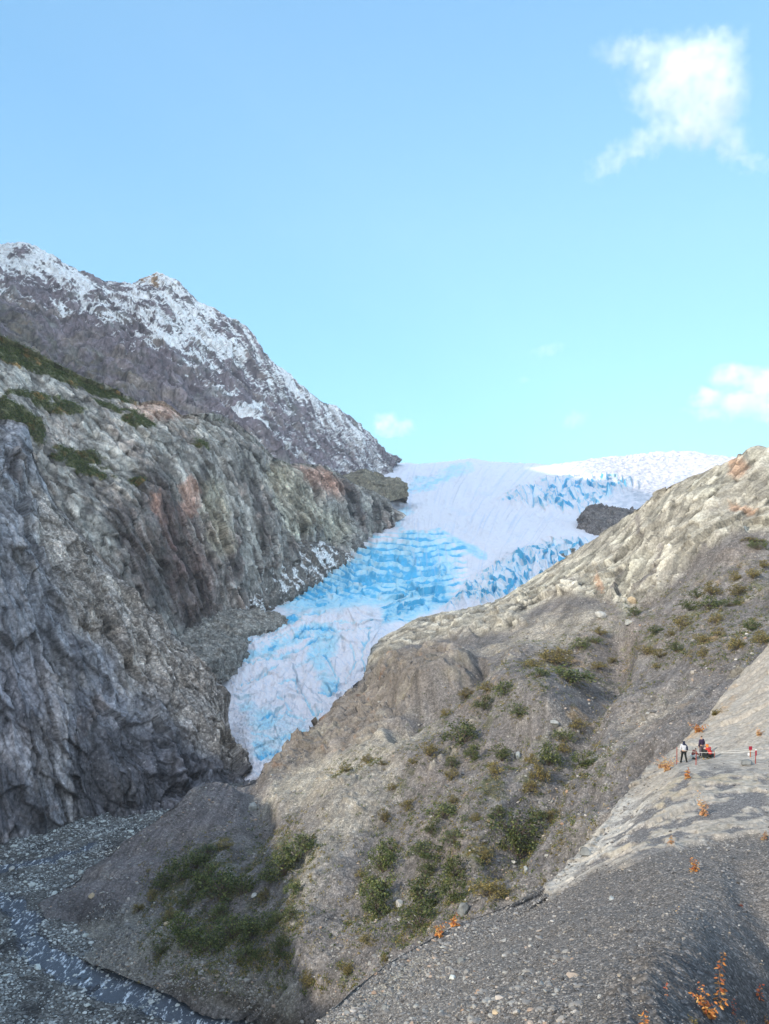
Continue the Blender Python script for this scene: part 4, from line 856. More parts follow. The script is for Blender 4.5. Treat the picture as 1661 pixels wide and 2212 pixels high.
# boulders one can point at
M_ochre = plain_mat("rust_stained_boulder", (0.42, 0.33, 0.22), 0.85, 0.35, 0.8, 0.05)
M_white = plain_mat("white_boulder", (0.40, 0.39, 0.36), 0.85, 0.2, 0.8, 0.05)
M_dark = plain_mat("dark_boulder", (0.17, 0.175, 0.17), 0.85, 0.35, 1.5, 0.05)
for a in ((862,1957,26,['slope'],M_white,"white boulder with an orange stain between dark green shrubs"),
          (863,1988,14,['slope'],M_white,"small white stone just below the stained white boulder"),
          (1268,1846,40,['spur'],M_dark,"big dark grey boulder resting on the pale slab"),
          (1196,1564,26,['slope'],M_bldr2,"pale rounded boulder in the stony gully"),
          (1120,1634,22,['slope'],M_bgrey,"grey green boulder between two shrubs on the middle slope"),
          (1110,1864,16,['slope'],M_white,"white stone under the biggest green shrub"),
          (1135,1880,18,['slope'],M_bgrey,"grey stone right beside the foot of the slab"),
          (545,1748,26,['slope'],M_bldr2,"pale boulder in the notch beside the dark mound"),
          (548,1938,20,['slope'],M_white,"white boulder between the dark shrubs on the lower slope"),
          (360,1996,16,['slope'],M_ochre,"orange stained boulder above the stream bank"),
          (196,1938,20,['slope'],M_ochre,"reddish slab of rock in the dark cut bank"),
          (22,1876,20,['bed'],M_white,"bright white boulder beside the stream at the far left"),
          (1295,1330,30,['slope'],M_white,"cream block at the foot of the beige ridge"),
          (1365,1300,26,['slope'],M_ochre,"brownish block on the crest above the upper shrubs"),
          (1355,1345,24,['slope'],M_bldr2,"pale flat rock among the upper shrubs"),
          (1290,2150,12,['spur'],M_white,"small white stone low on the dark mound"),
          (975,2110,24,['spur'],M_bldr,"flat pale stone at the left edge of the mound"),
          (995,2075,18,['spur'],M_dark,"dark slate block near the mound's left edge"),
          (1070,2190,20,['spur'],M_ochre,"tan stone at the bottom edge of the mound"),
          (1610,1648,26,['spur'],M_dark,"dark blue grey rock beside the right hand post"),
          (830,2175,26,['spur'],M_dark,"slate grey block at the lower left of the mound"),
          (1320,1940,14,['spur'],M_bgrey,"grey block on the crest of the mound"),
          (1000,1975,44,['slope'],M_dark,"dark flat rock just behind the mound's crest")):
    boulder(*a)

# ------------------------------------------------------------------ shrubs
M_leafg = leaf_mat("green_leaves", (0.030, 0.050, 0.014), (0.070, 0.095, 0.025), (0.20, 0.21, 0.06))
M_leafo = leaf_mat("olive_leaves", (0.10, 0.085, 0.03), (0.17, 0.145, 0.05), (0.34, 0.25, 0.07))
M_leafy = leaf_mat("orange_leaves", (0.32, 0.08, 0.03), (0.62, 0.24, 0.05), (0.70, 0.42, 0.14))
M_leafr = leaf_mat("red_leaves", (0.35, 0.04, 0.03), (0.60, 0.14, 0.05), (0.70, 0.30, 0.10))
M_leafd = leaf_mat("dry_leaves", (0.35, 0.17, 0.09), (0.50, 0.27, 0.13), (0.52, 0.36, 0.14))
M_twig = plain_mat("twigs", (0.13, 0.10, 0.08), 0.9, 0.3, 8)

def quads(c, a, b):
    """leaf quads from centres and two half axes"""
    V = np.stack([c - a, c - b * 0.8, c + a, c + b * 0.8], 1).reshape(-1, 3)
    return V, np.arange(len(c) * 4).reshape(-1, 4)
def tubes(paths, r0, r1, k=4):
    V, F, o = [], [], 0
    for P in paths:
        P = np.array(P, float); n = len(P); T = np.gradient(P, axis=0); T /= np.linalg.norm(T, axis=1)[:, None] + 1e-9
        A = np.cross(T, [0.3, 1, 0.1]); A /= np.linalg.norm(A, axis=1)[:, None] + 1e-9; B = np.cross(T, A)
        rr = np.linspace(r0, r1, n)[:, None]
        for j in range(k):
            th = 2 * math.pi * j / k; V.append(P + rr * (A * math.cos(th) + B * math.sin(th)))
        for j in range(k):
            for i in range(n - 1):
                F.append([o + j * n + i, o + ((j + 1) % k) * n + i, o + ((j + 1) % k) * n + i + 1, o + j * n + i + 1])
        o += k * n
    return np.concatenate(V), np.array(F)
def shrub_meshes(seed, nl=900, leaf=0.05, tall=0.75, spread=1.0):
    r = np.random.RandomState(seed); nc = 26; cs, paths = [], []
    for k in range(nc):
        a = r.rand() * 6.283; q = r.rand() ** 0.6 * 0.42 * spread; z = r.uniform(0.12, tall) * (1 - 0.55 * (q / 0.45) ** 2)
        c = np.array([q * math.cos(a), q * math.sin(a), z]); cs.append(c)
        m = c * np.array([0.4, 0.4, 0.55]) + r.normal(size=3) * 0.02
        paths.append([(0, 0, -0.06), m, c + np.array([0, 0, 0.05])])
    cs = np.array(cs); w = r.rand(nc) + 0.3; w /= w.sum()
    idx = r.choice(nc, nl, p=w)
    c = cs[idx] + r.normal(size=(nl, 3)) * np.array([0.065, 0.065, 0.055]); c[:, 2] = np.maximum(c[:, 2], 0.0)
    a = r.normal(size=(nl, 3)); a /= np.linalg.norm(a, axis=1)[:, None]
    b = np.cross(a, r.normal(size=(nl, 3))); b /= np.linalg.norm(b, axis=1)[:, None]
    sz = leaf * r.uniform(0.5, 1.1, nl)[:, None]
    V, F = quads(c, a * sz, b * sz * 0.7)
    TV, TF = tubes(paths, 0.012, 0.004)
    return raw_mesh("foliage", V, F, False), raw_mesh("branches", TV, TF)
SH = {}
for kind, mat in (("green", M_leafg), ("olive", M_leafo), ("orange", M_leafd), ("gold", M_leafy)):
    SH[kind] = []
    for k in range(3):
        f, t = shrub_meshes(400 + k * 7 + len(kind), 1000 if kind in ("green", "olive") else 320, 0.036, 0.72 if k else 0.6)
        f.materials.append(mat); t.materials.append(M_twig); SH[kind].append((f, t))
nsh = 0
def shrub(u, v, w, h, kind, label, group=None, keys=('slope',)):
    global nsh
    g = hit(keys, u, v + h * 0.35)
    e = bpy.data.objects.new("shrub", None); C.objects.link(e); e.empty_display_size = 0.1
    px_ = g[1] / FD; e.location = Vector(g[0]) - Vector((0, 0, 0.05 * px_ * h))
    rr = random.Random(nsh * 31 + 5)
    e.scale = (w * px_ * rr.uniform(1.4, 1.75), w * px_ * rr.uniform(1.2, 1.6), h * px_ * rr.uniform(1.2, 1.75)); e.rotation_euler = (0, 0, rr.uniform(0, 6.28))
    f, t = SH[kind][nsh % 3]; nsh += 1
    for nm, me in (("foliage", f), ("branches", t)):
        o = bpy.data.objects.new(nm, me); C.objects.link(o); o.parent = e
    e["label"] = label; e["category"] = "shrub"
    if group: e["group"] = group
    return e
def c6(x, y): return ((900 + 0.691 * x) / 1.233, (1900 + 0.691 * y) / 1.233)
def c2(x, y): return ((900 + 0.691 * x) / 1.233, (1150 + 0.691 * y) / 1.233)
def c5(x, y): return (x * 0.6165 / 1.233, (2000 + 0.6165 * y) / 1.233)
K = 0.691 / 1.233
UNIQ = {("a", 19): "largest green shrub on the slope, left of the pale slab's foot", ("a", 10): "round green shrub alone on bare scree, the nearest to the people",
        ("a", 0): "broad green shrub on the open middle slope above two small ones", ("a", 29): "long dark green shrub on the left edge of the middle thicket",
        ("a", 15): "wide green shrub standing alone on the scree in mid slope", ("a", 38): "olive shrub just behind the crest of the dark mound",
        ("b", 8): "big dark green bush below the knoll in the stony gully", ("b", 1): "dense round green shrub under the brown knoll"}
A6 = [(478,85,110,80,0),(350,145,60,50,1),(525,155,60,60,0),(440,190,45,40,0),(630,155,60,75,0),(740,165,40,50,1),(810,165,75,80,0),(870,85,60,60,0),(920,40,60,30,1),(870,130,50,40,1),(945,175,75,80,0),(780,240,60,70,1),(745,285,60,40,1),(440,240,50,40,1),(600,210,60,50,1),(405,375,110,75,0),(440,330,40,30,1),(360,440,50,60,0),(450,475,90,50,0),(680,430,170,120,0),(690,510,110,110,0),(620,380,60,40,0),(770,390,60,40,0),(815,395,50,35,1),(530,400,40,30,1),(180,400,40,50,1),(270,350,50,40,1),(200,510,90,60,0),(170,570,90,110,0),(160,680,110,120,0),(150,740,90,90,0),(340,530,110,60,0),(350,600,70,70,0),(455,600,100,90,0),(560,540,70,50,1),(320,700,130,110,0),(310,790,130,90,0),(440,690,80,90,0),(580,680,110,60,1),(630,680,60,50,1),(120,640,60,40,0),(90,620,40,30,1),(110,170,50,30,1),(30,205,35,30,1),(170,190,25,25,1),(210,285,30,25,1),(290,185,30,25,1),(800,660,20,40,1),(110,870,60,30,1),(30,990,40,40,1),(180,945,25,35,1)]
B2 = [(640,990,80,60,0),(690,1070,80,50,0),(565,1045,70,60,0),(570,980,60,40,1),(490,1010,50,40,1),(780,930,60,40,0),(750,885,80,30,1),(840,870,100,60,1),(900,930,160,80,0),(930,820,70,45,0),(990,800,50,35,0),(1010,770,40,30,1),(850,850,60,30,1),(1180,835,60,40,1),(1300,830,50,40,0),(1410,850,40,40,1),(1400,795,50,35,1),(1540,820,70,50,1),(1630,790,60,60,1),(1590,740,60,50,0),(1470,770,40,30,1),(1430,660,80,60,0),(1350,665,60,40,0),(1380,620,60,40,0),(1440,610,60,50,1),(1510,650,70,40,0),(1550,610,70,40,1),(1530,555,40,50,1),(1600,545,50,50,1),(1640,510,40,30,1),(1330,730,70,50,1),(1220,760,50,40,0),(1280,770,40,30,1),(1140,685,40,40,0),(1620,440,50,40,0),(1600,415,80,25,1),(1460,720,50,40,1),(1240,850,50,30,1),(1060,880,40,25,1),(1000,900,60,25,1),(410,1075,30,30,1),(1230,900,40,20,1)]
C5_ = [(710,560,90,80,0),(790,520,110,90,0),(850,480,80,70,0),(900,430,90,50,0),(970,400,60,40,1),(900,540,90,100,0),(960,590,160,110,0),(1050,590,90,80,0),(860,600,60,50,0),(810,640,70,60,0),(1290,430,130,110,0),(1230,500,130,90,0),(1160,530,90,70,0),(1330,400,80,60,0),(1270,590,70,60,0),(1150,620,60,40,1),(780,760,110,110,0),(840,810,110,100,0),(900,830,120,110,0),(1010,770,120,100,0),(1080,770,100,100,0),(950,700,80,50,0),(1150,740,100,90,0),(1200,710,60,60,0),(1255,700,60,70,0),(1210,850,70,110,0),(1060,870,80,60,0),(1120,880,60,50,0),(700,850,60,60,0),(740,710,60,40,1),(1330,990,60,70,1),(1500,950,30,50,1),(600,680,50,40,1),(660,620,50,40,1)]
ORD = ["first", "second", "third", "fourth", "fifth", "sixth", "seventh", "eighth", "ninth", "tenth", "eleventh"]
for tag_, L, cv, k, place, gname in (("a", A6, c6, K, "the mid slope thicket", "shrubs in the scattered thicket on the middle of the slope"),
                          ("b", B2, c2, K, "the shrubs below the beige ridge", "shrubs on the upper slope below the beige ridge"),
                          ("c", C5_, c5, 0.5, "the shaded thicket above the stream", "shrubs of the shaded thicket above the stream")):
    order = sorted(range(len(L)), key=lambda i: L[i][1]); lab = {}
    for b_ in range(0, len(L), 8):
        row = sorted(order[b_:b_ + 8], key=lambda i: L[i][0])
        for q, i in enumerate(row): lab[i] = ("olive" if L[i][4] else "green") + " shrub, " + ORD[q] + " from left in " + ORD[b_ // 8] + " row of " + place
    for i, (x, y, w, h, o_) in enumerate(L):
        U_, V_ = cv(x, y)
        shrub(U_, V_, w * k, h * k, "olive" if o_ else "green", UNIQ.get((tag_, i)) or lab[i], gname)
# small tufts fringing the thickets: ground cover nobody could count
fv, ff, off = [], [], 0
def tuftfield(name, pts, size, mat, label, leaf=0.2, n=26):
    r = np.random.RandomState(len(pts)); N_ = len(pts)
    c = np.repeat(pts, n, 0) + r.normal(size=(N_ * n, 3)) * np.repeat(size, n)[:, None] * np.array([0.5, 0.5, 0.28]); c[:, 2] += 0.12 * np.repeat(size, n)
    a = r.normal(size=c.shape); a /= np.linalg.norm(a, axis=1)[:, None]; b = np.cross(a, r.normal(size=c.shape)); b /= np.linalg.norm(b, axis=1)[:, None]
    sz = leaf * r.uniform(0.5, 1.1, len(c))[:, None]; V, F = quads(c, a * sz, b * sz * 0.7)
    me = raw_mesh(name, V, F, False); me.materials.append(mat); o = bpy.data.objects.new(name, me); C.objects.link(o)
    o["kind"] = "stuff"; o["label"] = label; o["category"] = "undergrowth"; return o
vis = np.where((sl.u > 300) & (sl.u < 1680) & (sl.v > 1200) & (sl.v < 2150) & (sl.n[:, 2] > 0.15))[0]; vis = vis[sdf_poly(sl.u[vis], sl.v[vis], front + [(2200, 2600)]) > 0]
gm1 = poly(sl.u[vis], sl.v[vis], [(1420,1290),(1661,1200),(1661,1400),(1480,1400),(1260,1420),(1180,1480),(1100,1560),(1250,1640),(1120,1900),(900,1980),(760,1960),(860,1700),(940,1560),(1100,1440)], 40)
gm2 = poly(sl.u[vis], sl.v[vis], [(330,1870),(520,1790),(660,1800),(690,1850),(640,1960),(600,2090),(460,2120),(340,2090),(350,1980)], 30)
near_ = np.zeros(len(vis))
for (x, y, w_, h_, o_), cv_, k_ in [(q, c6, K) for q in A6] + [(q, c2, K) for q in B2] + [(q, c5, 0.5) for q in C5_]:
    U_, V_ = cv_(x, y); near_ = np.maximum(near_, np.exp(-(((sl.u[vis] - U_) / (w_ * k_ * 1.5)) ** 2 + ((sl.v[vis] - V_ - h_ * k_ * 0.3) / (h_ * k_ * 1.3)) ** 2)))
w = np.clip(fbm(sl.p[vis] / 8, 4, 175) + 0.1, 0, 1) * (gm1 * 0.35 + gm2 * 0.8) + near_ * 0.8 * np.clip(0.4 + fbm(sl.p[vis] / 3, 3, 176) * 1.5, 0, 1); ci = vis[r_.choice(len(vis), 4200, p=w / w.sum())]
tuftfield("undergrowth", sl.p[ci], r_.uniform(0.4, 1.3, len(ci)), M_leafg, "low green undergrowth between the shrubs of the hillside", 0.19)
ci = vis[r_.choice(len(vis), 3800, p=w / w.sum())]
tuftfield("undergrowth", sl.p[ci], r_.uniform(0.3, 1.1, len(ci)), M_leafo, "low olive undergrowth scattered over the hillside", 0.17)
ci = vis[r_.choice(len(vis), 420, p=w / w.sum())]
tuftfield("undergrowth", sl.p[ci], r_.uniform(0.3, 0.9, len(ci)), M_leafd, "rust coloured tufts scattered over the hillside", 0.10, 12)
md = SHEETS['mid']; vis = np.where((md.veg > 0.5) & (md.u > -40) & (md.u < 700))[0]
ci = vis[r_.choice(len(vis), 3600)]
tuftfield("shrubbery", md.p[ci], r_.uniform(0.8, 2.6, len(ci)), M_leafg, "dark green shrubbery on the terraces of the fluted cliff", 0.36, 20)

# ------------------------------------------------------------------ autumn plants with single leafy stems
def stem_plant(u, v, h, keys, mat, label, stems=1, lean=0.15, leaf=0.045, dens=26, wide=0.12, group=None, leaf_from=0.0):
    g = hit(keys, u, v); d = g[1]; H = h / FD * d; r = np.random.RandomState(int(u * 3 + v))
    e = bpy.data.objects.new("leafy_plant", None); C.objects.link(e); e.location = Vector(g[0]) - Vector((0, 0, 0.02))
    paths, cc, aa, bb = [], [], [], []
    for k in range(stems):
        dx = r.normal() * lean + (0.12 if stems == 1 else 0); dy = r.normal() * lean; hh = H * (1 if k == 0 else r.uniform(0.45, 0.95))
        P = [(dx * hh * t ** 1.5 + 0.02 * hh * math.sin(9 * t + k) + (k and r.normal() * 0.02), dy * hh * t, hh * t) for t in np.linspace(0, 1, 9)]
        paths.append(P); P = np.array(P)
        for j in range(int(dens * hh / H)):
            t = leaf_from + (1 - leaf_from) * j / (dens * hh / H); q = np.array([np.interp(t, np.linspace(0, 1, 9), P[:, c]) for c in range(3)])
            th = j * 2.4 + r.normal() * 0.4; L = leaf * H / 0.9 * r.uniform(0.7, 1.15) * (1.15 - 0.5 * t)
            dv = np.array([math.cos(th), math.sin(th), r.uniform(-0.9, 0.3)]); dv /= np.linalg.norm(dv)
            cc.append(q + dv * L * (1.1 + wide * 3)); aa.append(dv * L)
            n = np.cross(dv, r.normal(size=3)); n /= np.linalg.norm(n); bb.append(n * L * 0.42)
    V = []; F = []
    for c, a, b_ in zip(cc, aa, bb):     # six sided leaf with a fold
        o = len(V); nrm = np.cross(a, b_); nrm /= np.linalg.norm(nrm) + 1e-9; f = nrm * np.linalg.norm(b_) * 0.5
        V += [c - a, c - a * 0.3 + b_ + f, c + a * 0.45 + b_ * 0.8 + f, c + a, c + a * 0.45 - b_ * 0.8 + f, c - a * 0.3 - b_ + f]
        F += [[o, o + 1, o + 2, o + 3], [o, o + 3, o + 4, o + 5]]
    ml = raw_mesh("leaves", V, F, False); ml.materials.append(mat)
    TV, TF = tubes(paths, 0.008 * H, 0.003 * H, 5); mt = raw_mesh("stem", TV, TF); mt.materials.append(M_twig)
    for nm, me in (("leaves", ml), ("stem", mt)):
        o = bpy.data.objects.new(nm, me); C.objects.link(o); o.parent = e
    e["label"] = label; e["category"] = "plant"
    if group: e["group"] = group
    return e
def c8(x, y): return ((1648 + 0.2408 * x) / 1.233, (2327 + 0.2408 * y) / 1.233)
k8 = 0.2408 / 1.233
SP = ('spur',)
stem_plant(*c8(1105,1420), 610 * k8, SP, M_leafy, "tall upright stem of orange leaves, the tallest plant on the near mound", 1, 0.02, 0.052, 46, 0.06)
stem_plant(*c8(1010,1560), 330 * k8, SP, M_leafy, "bushy orange leaved plant at the foot of the tall orange stem", 7, 0.42, 0.085, 24, 0.1)
stem_plant(*c8(285,1800), 310 * k8, SP, M_leafy, "bright golden plant cut by the bottom edge of the picture", 2, 0.05, 0.11, 22, 0.03)
stem_plant(*c8(525,1400), 210 * k8, SP, M_leafr, "thin stem with a tuft of red orange leaves on the dark mound", 2, 0.12, 0.10, 9, 0.03, leaf_from=0.6)
stem_plant(*c8(1560,1370), 180 * k8, SP, M_leafr, "red leaved plant near the right edge of the near mound", 2, 0.1, 0.13, 14, 0.03)
stem_plant(*c8(840,1640), 110 * k8, SP, M_leafo, "low yellow green tuft at the bottom of the near mound", 6, 0.6, 0.12, 14, 0.1)
stem_plant(*c8(1260,1540), 190 * k8, SP, M_leafr, "sparse reddish twiggy plant right of the orange bushy one", 4, 0.4, 0.06, 10, 0.1)
stem_plant(*c8(1350,1660), 120 * k8, SP, M_leafd, "pinkish low plant in the bottom right corner", 6, 0.6, 0.09, 14, 0.1)
stem_plant(*c8(1640,1640), 90 * k8, SP, M_leafy, "small orange plant at the very right of the bottom corner", 3, 0.3, 0.14, 12, 0.1)
stem_plant(*c8(1360,350), 40 * k8, SP, M_leafr, "flat reddish tuft high on the shaded side of the mound", 6, 0.9, 0.2, 10, 0.2)
stem_plant(*c8(665,415), 85 * k8, SP, M_leafd, "tiny brown stem on the top of the dark mound", 1, 0.1, 0.14, 9, 0.03)
def c7(x, y): return ((1700 + 0.2095 * x) / 1.233, (1880 + 0.2095 * y) / 1.233)
k7 = 0.2095 / 1.233
stem_plant(*c7(625,910), 150 * k7, SP, M_leafy, "slim golden shrub on the slab just below the people", 3, 0.05, 0.13, 26, 0.0)
stem_plant(*c7(840,1390), 270 * k7, SP, M_leafd, "feathery orange plant on gravel under the people's ledge", 7, 0.2, 0.08, 20, 0.05)
stem_plant(*c7(360,790), 190 * k7, SP, M_leafd, "spreading orange shrub beside the left hand post", 16, 0.75, 0.09, 22, 0.1)
stem_plant(*c7(270,760), 130 * k7, SP, M_leafd, "smaller peach coloured shrub at the left of the spreading one", 10, 0.8, 0.10, 18, 0.1)
stem_plant(*c7(740,300), 140 * k7, SP, M_leafy, "golden shrub on the rock behind the people", 10, 0.55, 0.12, 20, 0.1)
stem_plant(*c7(960,90), 120 * k7, SP, M_leafo, "brown and olive shrub in the rock cleft above the people", 12, 0.6, 0.13, 20, 0.1)
stem_plant(*c7(1540,370), 90 * k7, SP, M_leafd, "small orange shrub on the slope above the red headed post", 8, 0.6, 0.12, 14, 0.1)
for (x, y, h, m, lab) in ((1375,605,62,M_leafy,"orange stem on the crest of the mound under the slab"), (1283,500,35,M_leafd,"little orange plant where slab and gravel meet"), (385,852,52,M_leafy,"golden shrub behind the mound's crest, left of a pair"), (447,822,56,M_leafy,"golden shrub behind the mound's crest, right of a pair"), (1640,480,40,M_leafd,"small orange plant at the right edge above the mound"), (905,290,26,M_leafo,"yellow tuft alone on the bare scree"), (1620,80,30,M_leafd,"small peach plant on the rock above the right hand post")):
    U_, V_ = c6(x, y); stem_plant(U_, V_, h * K, ('spur', 'slope'), m, lab, 5, 0.3, 0.13, 16, 0.05)

# ------------------------------------------------------------------ people
def flat_mat(name, c, r=0.8): return plain_mat(name, c, r, 0.12, 6)
M_skin = flat_mat("skin", (0.45, 0.28, 0.20), 0.5)
CL = {k: flat_mat("cloth_" + k, c) for k, c in dict(grey=(0.50, 0.50, 0.53), navy=(0.02, 0.025, 0.055), black=(0.014, 0.017, 0.016), purple=(0.045, 0.028, 0.06), red=(0.45, 0.035, 0.03), orange=(0.90, 0.22, 0.04), brown=(0.20, 0.06, 0.05), tan=(0.55, 0.42, 0.22), pale=(0.55, 0.60, 0.58), plaid=(0.10, 0.075, 0.09)).items()}
M_hair = flat_mat("hair", (0.035, 0.02, 0.015))
def skin_mesh(name, joints, edges, root, mat, sub=2):
    keys = list(joints); me = bpy.data.meshes.new(name)
    me.from_pydata([joints[k][:3] for k in keys], [(keys.index(a), keys.index(b)) for a, b in edges], [])
    o = bpy.data.objects.new(name, me); C.objects.link(o)
    sk = o.modifiers.new("s", 'SKIN'); o.modifiers.new("d", 'SUBSURF').levels = sub
    for i, k in enumerate(keys):
        sv = me.skin_vertices[0].data[i]; rr = joints[k][3]; sv.radius = rr if isinstance(rr, tuple) else (rr, rr); sv.use_root = (k == root)
    dg = bpy.context.evaluated_depsgraph_get(); m2 = bpy.data.meshes.new_from_object(o.evaluated_get(dg)); m2.name = name
    bpy.data.objects.remove(o); m2.materials.clear(); m2.materials.append(mat)
    m2.polygons.foreach_set("use_smooth", [True] * len(m2.polygons)); return m2
ARM = ['sh', 'el', 'wr', 'ha']; LEG = ['hip', 'kn', 'an', 'toe']
def person(loc, rz, J, cols, label, scale=1.0, hood=None, hair=True):
    import bmesh
    e = bpy.data.objects.new("person", None); C.objects.link(e); e.location = loc; e.rotation_euler = (0, 0, rz); e.scale = (scale,) * 3
    E = [('pelvis', 'belly'), ('belly', 'chest'), ('chest', 'neck'), ('neck', 'head'), ('head', 'top')]
    for q in 'LR':
        E += [('chest', 'sh' + q), ('sh' + q, 'el' + q), ('el' + q, 'wr' + q), ('wr' + q, 'ha' + q), ('pelvis', 'hip' + q), ('hip' + q, 'kn' + q), ('kn' + q, 'an' + q), ('an' + q, 'toe' + q)]
    body = skin_mesh("body", J, E, 'pelvis', M_skin)
    bm = bmesh.new(); bm.from_mesh(body)
    for q in 'LR':                                   # five fingers, unequal and slightly curled
        w = np.array(J['wr' + q][:3]); h = np.array(J['ha' + q][:3]); f = h - w; f /= np.linalg.norm(f) + 1e-9
        sd_ = np.cross(f, [0, 0, 1.0]) if abs(f[2]) < 0.8 else np.array([0, 1.0, 0]); sd_ /= np.linalg.norm(sd_); cu = np.cross(sd_, f)
        for k, L in enumerate((0.052, 0.07, 0.078, 0.07, 0.056)):
            if k == 0: a = h - f * 0.02 + sd_ * 0.03; d1 = sd_ * 0.7 + f * 0.7; d2 = f + sd_ * 0.1
            else: a = h + f * 0.02 + sd_ * (0.034 - 0.017 * k); d1 = f + cu * 0.15; d2 = f + cu * 0.6
            P = [a, a + d1 * L * 0.55, a + d1 * L * 0.55 + d2 * L * 0.5]; TV, TF = tubes([P], 0.010, 0.007, 6)
            vs = [bm.verts.new(x) for x in TV]
            for t in TF: bm.faces.new([vs[i] for i in t])
    hd = np.array(J['head'][:3]); fw = np.array(J.get('face', (0, 1, 0))[:3], float); rt = np.cross(fw, [0, 0, 1.0]); rt /= np.linalg.norm(rt)
    for off_, r0 in ((fw * 0.105 - np.array([0, 0, 0.012]), 0.018), (rt * 0.088, 0.022), (-rt * 0.088, 0.022), (fw * 0.088 + rt * 0.034 + np.array([0, 0, 0.02]), 0.013), (fw * 0.088 - rt * 0.034 + np.array([0, 0, 0.02]), 0.013), (fw * 0.092 - np.array([0, 0, 0.05]), 0.016)):
        bmesh.ops.create_icosphere(bm, subdivisions=1, radius=r0, matrix=Matrix.Translation(Vector(hd + off_)))
    bm.to_mesh(body); bm.free()
    parts = [("body", body)]
    def grow(k, g): x = J[k]; rr = x[3]; return (*x[:3], (rr[0] + g, rr[1] + g) if isinstance(rr, tuple) else rr + g)
    jj = {k: grow(k, 0.028) for k in ('pelvis', 'belly', 'chest')}; jj['collar'] = (*(np.array(J['chest'][:3]) * 0.25 + np.array(J['neck'][:3]) * 0.75), 0.07); je = [('pelvis', 'belly'), ('belly', 'chest'), ('chest', 'collar')]
    for q in 'LR':
        for k in ('sh', 'el', 'wr'): jj[k + q] = grow(k + q, 0.026)
        je += [('chest', 'sh' + q), ('sh' + q, 'el' + q), ('el' + q, 'wr' + q)]
    parts.append(("jacket", skin_mesh("jacket", jj, je, 'pelvis', cols['jacket'])))
    tj = {'pelvis': grow('pelvis', 0.016)}; te = []
    for q in 'LR':
        for k in ('hip', 'kn', 'an'): tj[k + q] = grow(k + q, 0.022)
        te += [('pelvis', 'hip' + q), ('hip' + q, 'kn' + q), ('kn' + q, 'an' + q)]
    parts.append(("trousers", skin_mesh("trousers", tj, te, 'pelvis', cols['trousers'])))
    for q in 'LR':
        bj = {'a': grow('an' + q, 0.022), 'b': grow('toe' + q, 0.016)}
        bj['h'] = (*(np.array(J['an' + q][:3]) + (0, -0.05, -0.03)), 0.045)
        parts.append(("boot", skin_mesh("boot", bj, [('a', 'b'), ('a', 'h')], 'a', cols['boot'])))
    hh = J['head']; tp = J['top']
    hj = {'a': (*(np.array(hh[:3]) - fw * 0.03 + (0, 0, 0.0)), 0.105), 'b': (*(np.array(tp[:3]) - fw * 0.02 + (0, 0, 0.01)), 0.085)}
    if hood: hj['c'] = (*(np.array(J['neck'][:3]) - fw * 0.03), 0.10); parts.append(("hood", skin_mesh("hood", hj, [('a', 'b'), ('a', 'c')], 'a', hood)))
    else: hj['a'] = (*(np.array(hh[:3]) - fw * 0.03 + (0, 0, 0.01)), 0.1); parts.append(("hair", skin_mesh("hair", hj, [('a', 'b')], 'a', M_hair)))
    if 'yoke' in cols:
        yj = {'c': grow('chest', 0.036), 'n': (*J['neck'][:3], 0.085), 'l': grow('shL', 0.034), 'r': grow('shR', 0.034), 'rr': grow('elR', 0.034), 'rw': grow('wrR', 0.032)}
        yj['c'] = (yj['c'][0], yj['c'][1], yj['c'][2] + 0.07, (0.15, 0.125))
        parts.append(("shoulder_panel", skin_mesh("shoulder_panel", yj, [('c', 'n'), ('c', 'l'), ('c', 'r'), ('r', 'rr'), ('rr', 'rw')], 'c', cols['yoke'])))
    for nm, me in parts:
        o = bpy.data.objects.new(nm, me); C.objects.link(o); o.parent = e
    e["label"] = label; e["category"] = "person"
    return e
def stand(spread=0.12, twist=0.0):
    J = dict(pelvis=(0, 0, 0.95, (0.15, 0.12)), belly=(0, 0, 1.12, (0.145, 0.11)), chest=(0, 0, 1.34, (0.165, 0.12)), neck=(0, 0.01, 1.52, 0.055), head=(0, 0.02, 1.64, 0.092), top=(0, 0.02, 1.73, 0.07), face=(0, 1, 0, 0))
    for q, s_ in (('L', -1), ('R', 1)):
        J['sh' + q] = (s_ * 0.19, 0, 1.43, 0.065); J['el' + q] = (s_ * 0.27, -0.03, 1.15, 0.048); J['wr' + q] = (s_ * 0.25, 0.06, 0.92, 0.034); J['ha' + q] = (s_ * 0.24, 0.09, 0.84, 0.036)
        J['hip' + q] = (s_ * 0.09, 0, 0.88, 0.10); J['kn' + q] = (s_ * (0.09 + spread * 0.4), 0.02, 0.5, 0.066); J['an' + q] = (s_ * (0.09 + spread), -0.01, 0.09, 0.048); J['toe' + q] = (s_ * (0.11 + spread), 0.14, 0.045, 0.04)
    return J
